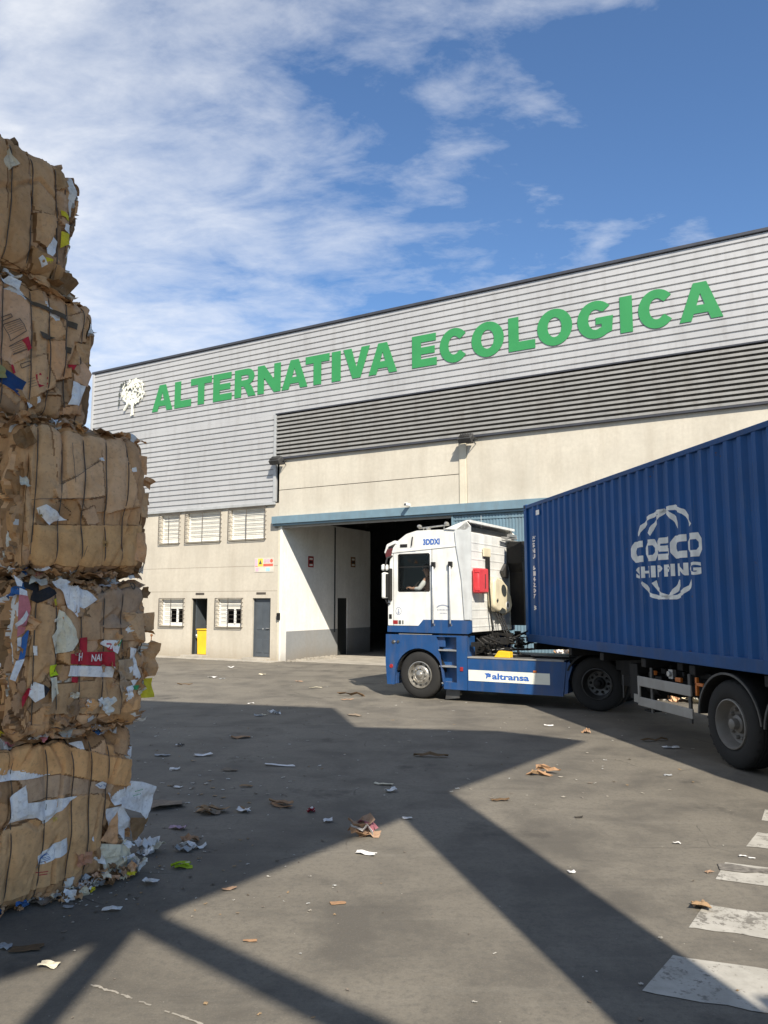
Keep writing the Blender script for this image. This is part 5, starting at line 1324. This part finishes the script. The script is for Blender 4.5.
# sheets lying on them
for pts, c in ((((335,515),(388,560),(375,585),(332,548)),'y'),(((345,595),(412,598),(405,665),(375,650),(335,628)),'w'),(((325,640),(400,655),(408,700),(350,715),(320,735)),'y'),(((240,745),(290,670),(310,700),(292,765),(265,792),(238,775)),'w'),
               (((195,790),(215,778),(242,822),(215,835)),'w'),(((365,790),(402,705),(398,770),(380,835)),'y'),(((375,720),(395,705),(372,770),(350,790)),'w'),(((255,640),(285,580),(292,600),(270,655)),'t'),(((425,600),(455,580),(452,610),(430,622)),'t'),(((225,790),(275,805),(262,820),(232,808)),'y')): b5.patch(G5(*pts), c)
for pts, c in ((((15,130),(60,112),(122,160),(97,218),(50,182)),'w'),(((105,238),(180,276),(265,316),(350,358),(346,385),(262,338),(180,296)),'t'),(((365,380),(407,403),(400,436),(362,412)),'t'),(((200,440),(292,478),(240,488),(215,477)),'t'),
               (((110,485),(140,470),(165,530),(142,548)),'r'),(((180,675),(210,665),(226,735),(196,746)),'r'),(((235,690),(266,684),(282,735),(242,742)),'r'),(((-10,630),(25,640),(132,715),(118,752),(90,792),(-10,705)),'b'),
               (((135,820),(196,793),(207,822),(150,852)),'w'),(((385,708),(452,735),(422,842),(354,836),(371,790)),'w'),(((350,520),(378,530),(372,565),(350,548)),'t'),(((370,615),(400,625),(388,650),(372,640)),'r'),(((50,620),(66,618),(82,662),(66,668)),'r')): b4.patch(G4(*pts), c)
# printing on the cartons: thin inked lines
def ink(b, G, segs, c='t', w_=.004, name='printed_mark'):
    mb = MB()
    me_all = []
    for seg in segs:
        pts = [b.px(*p) for p in G(*seg)]
        for (x0, z0), (x1, z1) in zip(pts, pts[1:]):
            n_ = max(2, int(math.hypot(x1 - x0, z1 - z0)/.02)); d = Vector((x1 - x0, z1 - z0)).normalized(); q = Vector((-d.y, d.x))*w_/2
            T = np.linspace(0, 1, n_ + 1); X = x0 + (x1 - x0)*T; Z = z0 + (z1 - z0)*T
            P, N_, _ = b.F('front', np.clip(X, 0, b.L), np.clip(Z, 0, b.H), plates=False); P = P + N_*.031
            vs_ = []
            for p in P: vs_ += [(p[0] + q.x, p[1], p[2] + q.y), (p[0] - q.x, p[1], p[2] - q.y)]
            mb.add(vs_, [(2*i, 2*i+1, 2*i+3, 2*i+2) for i in range(n_)], 0, CO[c] if c != 'ink' else (.16,.12,.09))
    return mb.build(name, M['paper'], b.root, recalc=False)
ink(b4, G4, [((20,400),(95,375),(132,440),(52,492),(20,400)),((50,520),(118,482)),((68,565),(132,540)),((0,365),(55,345),(60,362),(5,385)),((102,618),(160,598),(164,618),(108,640),(102,618))], 'ink', .006)
ink(b4, G4, [((30 + 3*k, 410 + 12*k),(98 + 4*k, 386 + 10*k)) for k in range(5)] + [((55 + 4*k, 520 + 10*k),(112 + 3*k, 498 + 10*k)) for k in range(5)] + [((140 + 4*k, 700 + 14*k),(178 + 3*k, 690 + 14*k)) for k in range(4)], 'ink', .003)
b3.patch(G3((108,326),(126,316),(196,362),(158,366),(142,378),(115,346)), 'w')
b3.patch(G3((382,208),(395,204),(397,218),(384,220)), 'w')
ink(b3, G3, [((95,300),(300,296)),((180,255),(300,180)),((210,130),(212,250)),((250,440),(242,470))], 'ink', .004)
for pts, c in ((((262,85),(300,65),(345,92),(460,190),(385,245),(365,275),(315,215),(295,130)),'w'),(((110,90),(190,90),(185,150),(235,130),(272,160),(180,208),(145,190),(160,150),(115,130)),'k'),(((95,165),(135,172),(150,230),(110,350),(76,372),(85,260)),'p'),
               (((93,132),(130,148),(134,172),(96,168)),'w'),(((100,372),(136,328),(126,400),(115,472),(84,482),(95,430)),'bl'),(((78,375),(98,370),(94,430),(76,440)),'w'),(((75,485),(116,475),(76,582),(48,572)),'w'),(((235,365),(270,330),(285,238),(320,260),(345,330),(362,392),(330,435),(255,452)),'c'),
               (((225,506),(268,497),(273,551),(232,560)),'yg'),(((230,566),(268,560),(272,640),(228,682)),'c'),(((150,597),(166,584),(190,598),(192,655),(165,682),(138,650)),'w'),(((191,596),(216,618),(192,656)),'k'),(((100,660),(136,614),(151,620),(124,676),(104,712)),'r'),
               (((322,450),(364,446),(372,375),(402,370),(400,440),(532,440),(535,510),(320,498)),'r'),(((318,505),(533,511),(521,562),(310,556)),'w'),(((470,400),(495,384),(562,384),(545,450),(500,415)),'w'),(((540,385),(568,380),(556,415),(540,412)),'g'),(((500,398),(520,400),(527,436),(505,432)),'r'),
               (((645,420),(660,398),(682,420),(665,447)),'t'),(((605,418),(634,425),(640,500),(657,560),(622,605),(605,560)),'w'),(((610,600),(650,600),(640,622),(612,618)),'g'),(((158,412),(177,412),(177,458),(160,458)),'w'),(((60,55),(105,90),(104,125),(80,120)),'w'),(((328,560),(372,562),(368,590),(330,585)),'r'),
               (((250,190),(268,182),(276,215),(262,222)),'y')): b2.patch(G2(*pts), c)
def btext(b, G, txt, p, w_, h_, c, off=.050):
    x, z = b.px(*G(p)[0]); me = fit(text_mesh(txt, 1, 0., .02), w_, h_)
    co_ = np.array([(v.co.x + x, v.co.y + z) for v in me.vertices]); P, N_, _ = b.F('front', co_[:,0], co_[:,1], plates=False)
    mb = MB(); P = P + N_*off; mb.add([tuple(q) for q in P], [tuple(f.vertices) for f in me.polygons], 0, CO[c]); return mb.build('lettering', M['paper'], b.root, recalc=False)
btext(b2, G2, 'NAR', (412, 486), .11, .05, 'w'); btext(b2, G2, 'H', (350, 484), .045, .055, 'w'); btext(b2, G2, '0', (620, 150), .035, .07, 't', .05)
for pts, c in ((((-30,215),(250,236),(100,266),(-30,282)),'w'),(((0,500),(40,440),(30,350),(95,290),(102,372),(325,340),(187,467),(140,437),(60,452)),'w'),(((150,610),(272,525),(286,590),(153,668)),'w'),(((408,290),(440,274),(477,286),(470,310),(430,306)),'w'),(((305,104),(361,98),(361,130),(345,131)),'w'),(((393,532),(408,523),(406,546)),'w')): b1.patch(G1(*pts), c)
ink(b1, G1, [((158 + 1*k, 625 + 6*k),(205 + 1*k, 592 + 6*k)) for k in range(6)] + [((220,590),(268,556)),((222,600),(268,568)),((420,288),(436,300),(444,284),(462,298))], 'bl', .004)
ink(b1, G1, [((160,690),(205,680)),((170,700),(200,692))], 'r', .005)
# stuffing bursting out of the right end of the bottom bale
b1.free(G1((545,392),(592,275),(650,280),(708,300),(690,380),(662,452),(640,418)), 'w', .04, .02, 'paper_sheet', 'white sheet with green printing')
me = fit(text_mesh('Salad', 1, 0., .03), .10, .028)
for (tx, px0, py0, wd, ht) in (('bled', 572, 372, .085, .035), ('eaten', 600, 345, .08, .02), ('fruta', 610, 325, .08, .02), ('Salud', 625, 395, .06, .03)):
    if tx in ('eaten', 'fruta'):
        x, z = b1.px(*G1((px0, py0))[0], .075); mb = MB()
        for k in range(6): mb.box(x + k*.014, x + k*.014 + .009, -.077, -.076, z, z + .006, 0, CO['g'])
        mb.build('printed_mark', M['paper'], b1.root, recalc=False)
for pts, c, off, nm in ((((480,402),(548,388),(600,470),(560,500),(500,520)),'w',.02,0),(((470,620),(590,556),(600,655),(520,690),(482,706)),'c',.05,0),(((458,545),(525,408),(532,562)),'o',.06,1),(((582,440),(665,440),(640,500),(598,545)),'db',.03,1),(((490,330),(590,292),(560,372),(520,385)),'w',.03,0),(((450,560),(540,560),(590,540),(560,600),(470,625)),'c',.04,0),
                        (((430,600),(470,590),(475,650),(440,645)),'w',.04,0)): b1.free(G1(*pts), c, off, .03, 'loose_flap' if nm else 'paper_sheet')
# flaps standing off the right ends
b2.free(G2((590,262),(650,262),(755,250),(752,330),(735,345),(650,350)), 'n', .00, .03); b2.free(G2((690,130),(720,128),(718,182),(690,180)), 'db', -.02, .02)
b2.free(G2((690,430),(740,385),(775,400),(765,555),(700,560)), 'n', -.03, .05); b2.free(G2((665,570),(725,565),(735,655),(668,660)), 'y', -.05, .02, 'paper_sheet'); b2.free(G2((560,480),(640,470),(620,640),(590,660)), 'gb', .03, .04)
b4.free(G4((398,672),(452,600),(502,668),(472,738),(402,702)), 'lb', .015, .02); b4.free(G4((410,500),(492,512),(490,600),(430,620)), 'n', .0, .02)
b3.free(G3((395,160),(445,170),(446,225),(400,215)), 'o', .01, .02); b3.free(G3((410,400),(440,400),(436,490),(405,480)), 'o', .015, .02); b3.free(G3((425,280),(452,280),(445,355),(425,350)), 'n', .0, .02)
b5.free(G5((300,850),(400,880),(440,930),(390,1000),(280,940)), 'db', .0, .04); b5.free(G5((180,870),(290,900),(300,960),(200,920)), 'n', .01, .03)


# ------------------------------------------------------------------ litter on the yard
rr = random.Random(77)
def litter(u, v, wpx, c, label, name='paper_scrap', asp=.5, lift=.25, rot=None, group='litter strewn over the yard', n=1, spread=.3):
    P = gnd(u, v); size = wpx * P.y / FPX
    o = bpy.data.objects.new(name, None)
    mb = MB()
    for k in range(n):
        cc = c[k % len(c)] if isinstance(c, (list, tuple)) else c
        q = Vector((rr.uniform(-1,1)*size*spread, rr.uniform(-1,1)*size*spread, .010 + size*lift*.10*(k + .5))) if k or n > 1 else Vector((0, 0, .008 + size*lift*.2))
        piece(mb, q, size*(1 if n == 1 else rr.uniform(.45, .75)), rr, CO[cc], True, asp*rr.uniform(.9, 1.1), size*lift*.24, rot if rot is not None else rr.uniform(-.5, .5))
    mb.c = [(q[0]*.50, q[1]*.54, q[2]*.60) if q[0] > q[2]*1.6 else tuple(x*.85 for x in q) for q in mb.c]
    m_ = M['cardboard' if (c if isinstance(c, str) else c[0]) in ('o','lb','gb','n','db') else 'paper']
    bpy.data.objects.remove(o)
    o = mb.build(name, m_, None, recalc=False); o.location = P
    s = o.modifiers.new('thickness', 'SOLIDIFY'); s.thickness = .0025
    meta(o, label, 'litter', group)
CS = 'cardboard_scrap'
for a in [
 (280,766,30,'w','long thin white paper strip in the shadow, right of the bales',None,.16,.12),
 (203,756,17,'w','flat white paper scrap in the middle of the shadow, above the brown flap',None,.4,.3),
 (162,756,15,'gr','greyish flat paper near the right side of the bale stack',None,.5,.2),
 (241,738,18,'o','tan cardboard scrap farthest up in the shaded part',CS,.5,.3),
 (179,746,9,['k','w'],'tiny black and white wrapper right of the bale stack',None,.6,.5),
 (175,770,11,'w','narrow curled white scrap just beyond the brown flap',None,.4,.5),
 (230,771,16,'gb','dull tan cardboard bit above the row of crumpled scraps',CS,.4,.3),
 (246,787,12,'n','small brown cardboard bit left of the orange strips',CS,.4,.4),
 (178,788,9,'w','tiny white scrap above the pink wrapper',None,.4,.4),
 (284,805,30,['o','lb','n'],'long broken orange-tan cardboard strips in the shadow',CS,.28,.3),
 (212,814,32,['n','gb','n'],'crumpled brown cardboard sheet left of the white-brown scrap',CS,.5,.4),
 (246,812,18,['w','n'],'white and brown crumpled scrap beside the crumpled brown sheet',CS,.6,.5),
 (165,806,36,'gb','large flat brown cardboard flap at the foot of the bottom bale',CS,.75,.25),
 (178,829,17,'v','small pink-violet wrapper on the shaded ground',None,.55,.5),
 (191,849,26,['w','gr'],'whitish crumpled sheet lying under a brown cardboard bit',None,.5,.5),
 (190,842,15,'o','orange-brown cardboard bit standing on a whitish sheet',CS,.9,1.),
 (147,852,28,['w','gr','c','w'],'heap of white and bluish crumpled paper beside the bottom bale',None,.6,.8),
 (186,866,26,['yg','c'],'bright yellow-green leaflet on the shaded ground',None,.4,.35),
 (150,884,14,['w'],'folded white paper with raised corner, right of the bale foot',None,.6,.9),
 (112,911,18,'w','bluish white folded paper nearest the edge of the shadow',None,.38,.5),
 (48,968,18,'c','cream scrap lit by the sun at the lower left',None,.5,.6),
 (68,908,10,'gr','small grey scrap below the bottom bale',None,.4,.3),
 (28,897,25,'w','white sheet pressed under the front of the bottom bale',None,.55,.5),
 (43,904,22,'gb','grey-brown curled cardboard below the bottom bale',CS,.6,.5),
 (4,948,14,'gr','grey paper cut by the left picture edge',None,.7,.4),
 (26,950,28,'db','dark flattened cardboard at the lower left in shadow',CS,.45,.15),
 (368,837,32,['lb','o','w','p'],'crumpled orange and white carton in the middle of the yard',CS,.55,.9),
 (366,855,20,'w','white paper strip in the sun below the orange carton',None,.3,.3),
 (328,822,9,'w','small upright white scrap left of the orange carton',None,.8,.8),
 (311,812,10,['r','w'],'small red and white wrapper at the end of the orange strips',None,.8,.9),
 (391,792,12,'w','white crumpled scrap in the shadow right of centre',None,.6,.7),
 (407,819,10,'w','small white flake where the two shadows meet',None,.4,.3),
 (383,785,20,'c','greenish tan strip above the white crumpled scrap',None,.25,.2),
 (430,757,33,'db','dark brown splintered cardboard near the far edge of the shadow',CS,.18,.4),
 (351,696,27,'db','dark wooden splinter on the sunlit ground in front of the gate','wood_splinter',.14,.4),
 (347,700,12,'lb','pale tan bit beside the dark wooden splinter',CS,.3,.2),
 (354,716,15,'gb','grey-brown scrap at the far corner of the shadow',CS,.4,.3),
 (549,726,9,'w','small white scrap in front of the tractor skirt',None,.35,.3),
 (587,733,9,['o','lb'],'orange lump of rubbish beside the trailer shadow',CS,.8,1.),
 (540,774,34,['o','n','o'],'long torn orange-brown cardboard on the sunlit yard',CS,.2,.45),
 (501,801,18,'db','thin dark scraps below the torn orange-brown cardboard',CS,.25,.3),
 (579,818,9,'t','tiny dark fleck on the sunlit yard',None,.4,.3),
 (677,844,7,'w','tiny white scrap on the sunny ground left of the crossing bars',None,.4,.5),
 (572,873,7,'w','small white paper in the shadow band',None,.7,.4),
 (706,908,24,['n','lb'],'flattened brown carton on the corner of a crossing bar',CS,.6,.6),
 (668,776,7,'gr','small pale fleck in front of the trailer wheel',None,.6,.4),
 (743,857,7,'w','small white flake between two crossing bars',None,.4,.4),
 (752,859,6,'w','rightmost small white flake between two crossing bars',None,.4,.3),
 (709,873,8,'lb','tan crumb left of the smeared crossing bar',CS,.5,.4),
 (655,741,30,'db','dark strip of rag in the shade under the trailer',CS,.14,.25),
 (673,749,20,['gr','w'],'grey trampled paper in the shade under the trailer',None,.35,.2),
 (213,678,9,'w','white scrap on the sunlit ground before the open doorway',None,.5,.5),
 (231,668,6,'w','small white scrap nearest the warehouse doorway step',None,.5,.8),
 (185,685,15,'db','dull brown stick far left on the sunlit ground','wood_splinter',.14,.3),
 (262,675,7,'c','cream fleck on the ground before the gate pillar',None,.4,.4),
 (299,682,8,'lb','tan fleck on the ground before the white passage wall',CS,.4,.4),
 (316,688,13,'c','pale flattened scrap left of the dark wooden splinter',None,.35,.2),
 (251,704,7,'w','small white fleck at the far edge of the shadow',None,.4,.4),
 (274,714,12,['w','gr'],'whitest crumpled scrap of the trampled row along the shadow edge',None,.5,.8),
 (258,716,16,['gr','c'],'grey trampled scraps left in the row along the shadow edge',None,.2,.3),
 (338,904,14,'o','orange-brown stain-like flattened card on the sunny ground',CS,.4,.05),
 (229,890,14,'lb','small tan scrap just outside the shadow edge',CS,.35,.3),
 (250,942,13,'o','orange sliver between the shadow bands',CS,.25,.2),
 (222,679,6,'gr','small grey fleck right of the white scrap by the doorway',None,.4,.3),
 (95,876,20,['w','c','gr'],'white papers spilling from the lower right end of the bottom bale',None,.6,.9),
 (86,884,18,['w'],'bluish white sheet on the ground under the spilling papers',None,.35,.3),
 (55,886,22,'y','yellow-brown strip under the front edge of the bottom bale',None,.2,.3),
 (122,863,12,['gr','w'],'grey crumpled foil between the bale and the paper heap',None,.6,.8),
]:
    u, v, w_, c, lab, nm, asp, lift = a
    n = len(c) if isinstance(c, list) else 1
    litter(u, v, w_, c, lab, nm or 'paper_scrap', asp, lift, n=max(n, 1) if n == 1 else n + 1, spread=.28)
# trodden crumbs nobody could count
mb = MB(); rr = random.Random(5)
for k in range(700):
    if k >= 620: t_ = rr.random(); u = 60 + abs(rr.gauss(0, 75)); v = 905 - (u - 60)*.45 + abs(rr.gauss(0, 22)) - 10
    elif k < 300: u = rr.uniform(90, 700); v = rr.uniform(664, 800)
    elif k < 580: u = rr.gauss(180, 90); v = rr.uniform(700, 920)
    else: u = rr.uniform(0, 768); v = rr.uniform(780, 1020)
    P = gnd(u, v)
    if P.y > 26 or (v > 800 and u < 100 and v < 890): continue
    c = rr.choice([(.5,.5,.48),(.36,.33,.28),(.3,.21,.12),(.12,.1,.08),(.42,.4,.36),(.2,.17,.14)])
    piece(mb, P + Vector((0,0,.006)), rr.uniform(.008, .030)*(1 if P.y < 8 else 1.8), rr, c, True, rr.uniform(.3, .9), .006)
o = mb.build('crumbs', M['paper'], None, recalc=False); meta(o, 'fine crumbs of paper and grit trodden over the yard', 'crumbs', kind='stuff')
# loose scraps heaped at the foot of the bottom bale
mb = MB(); rr = random.Random(8)
for k in range(110):
    t = rr.random(); P = b1.o + b1.Rm @ Vector((.7 + .75*t + rr.gauss(0, .05), -.05 + rr.gauss(0, .05) - .05*t, .01 + abs(rr.gauss(0, .045))*(.4 + t)))
    P.z = max(.01, P.z)
    piece(mb, P, rr.uniform(.03, .11), rr, rr.choice([CO['w'], CO['w'], CO['c'], CO['gr'], CO['n'], CO['db'], CO['y'] if rr.random() < .3 else CO['w'], CO['lb']]), rr.random() < .5, None, .02)
o = mb.build('shredded_paper', M['paper'], None, recalc=False); meta(o, 'loose shredded paper and scraps heaped against the foot of the bottom bale', 'paper heap', kind='stuff')
# heaps of loose waste beyond the lorry
def heap(cx_, cy_, rx, ry, h, n, seed, label):
    mb = MB(); rr = random.Random(seed)
    for k in range(n):
        a = rr.uniform(0, 6.283); q = math.sqrt(rr.random()); x = q*math.cos(a); y = q*math.sin(a)
        z = h*max(0, 1 - q*q)*rr.uniform(.75, 1.1)
        piece(mb, Vector((cx_ + x*rx, cy_ + y*ry, z + .02)), rr.uniform(.12, .34), rr, rr.choice([CO['w'], CO['w'], CO['c'], CO['lb'], CO['n'], CO['o'], CO['db'], CO['gr'], CO['k']]))
    o = mb.build('waste_heap', M['paper'], None, recalc=False); meta(o, label, 'waste heap', kind='stuff')
heap(6.0, 21.4, 1.7, .9, 1.5, 650, 1, 'heap of loose waste paper and card piled against the blue gate behind the lorry')
heap(6.9, 16.4, 1.2, .8, .62, 300, 2, 'low heap of pale waste paper seen under the trailer')

# ------------------------------------------------------------------ stand-in for the unseen structure behind the camera, shaped to cast the yard's shadow
gt = empty('yard_shadow_caster', (2.8, -1.0, 0), 0, 'unseen stand-in structure behind the viewpoint, shaped to cast the shadow over the yard', 'shadow_caster')
def lift_pt(x, y, extra=0.0):
    h = 6.5 + (y - 4)*.4 + extra; k = h*COT; d = az(SUN_AZ); return Vector((x + d.x*k - 2.8, y + d.y*k + 1.0, h))
def slab(poly, th=.25):
    top = [lift_pt(*p) + Vector((0,0,th)) for p in poly]; bot = [lift_pt(*p) for p in poly]; n = len(poly)
    return top, bot, n
shadow_slab = [(-4.6,.85),(-2.04,4.36),(-1.70,4.82),(-1.46,5.19),(.15,7.43),(.72,8.50),(2.96,11.55),(1.83,12.44),(-.45,12.83),(-.96,15.11),(-5.27,16.33),(-14,18.5),(-14,.85)]  # outline follows the yard's shadow, lifted back along the sun
def caster_mesh(poly, th=.2):
    me = shape_mesh([poly], 0.); bm = bmesh.new(); bm.from_mesh(me)
    for v in bm.verts: v.co = lift_pt(v.co.x, v.co.y)
    r_ = bmesh.ops.extrude_face_region(bm, geom=bm.faces[:]); 
    for v in [g_ for g_ in r_['geom'] if isinstance(g_, bmesh.types.BMVert)]: v.co += sd*th   # thickness runs along the light, so the edge stays crisp
    bmesh.ops.recalc_face_normals(bm, faces=bm.faces); bm.to_mesh(me); bm.free(); me.materials.clear(); me.materials.append(M['steel_blue']); return me
link(bpy.data.objects.new('shadow_slab', caster_mesh(shadow_slab)), gt)
mb = MB(); q = az(SUN_AZ); p_ = Vector((q.y, -q.x, 0)); hw = .39; hm = 8.6
c8 = [(q*a + p_*b) for a, b in ((-hw,-hw),(hw,-hw),(hw,hw),(-hw,hw))]
mb.add([(c.x, c.y, 0) for c in c8] + [(c.x, c.y, hm) for c in c8], [(0,1,2,3),(4,5,6,7),(0,1,5,4),(1,2,6,5),(2,3,7,6),(3,0,4,7)])
mb.build('shadow_post', M['steel_blue'], gt)
def beam(a, b, wd):
    a = Vector((*a, 0)); b = Vector((*b, 0)); n_ = (b - a).normalized(); s_ = Vector((-n_.y, n_.x, 0))*wd/2
    return caster_mesh([tuple((a - s_)[:2]), tuple((b - s_)[:2]), tuple((b + s_)[:2]), tuple((a + s_)[:2])], .12)
link(bpy.data.objects.new('shadow_strip', beam((-1.75,5.36), (1.9,2.15), .26)), gt)
link(bpy.data.objects.new('shadow_strip', beam((-1.60,5.3), (-1.74,1.6), .19)), gt)
MB().box(.45, 2.2, -1.4, .0, 0, 4.50).build('shadow_block', M['trim_grey'], gt, .02)  # unseen block added to widen the shadow beside the post
for (x, y) in ((-8.5, 2.2), (-8.5, -7.5), (-13.5, -2)):
    MB().box(x, x + .25, y, y + .25, 0, 6.0 if y < 0 else 8.0).build('leg', M['steel_blue'], gt)
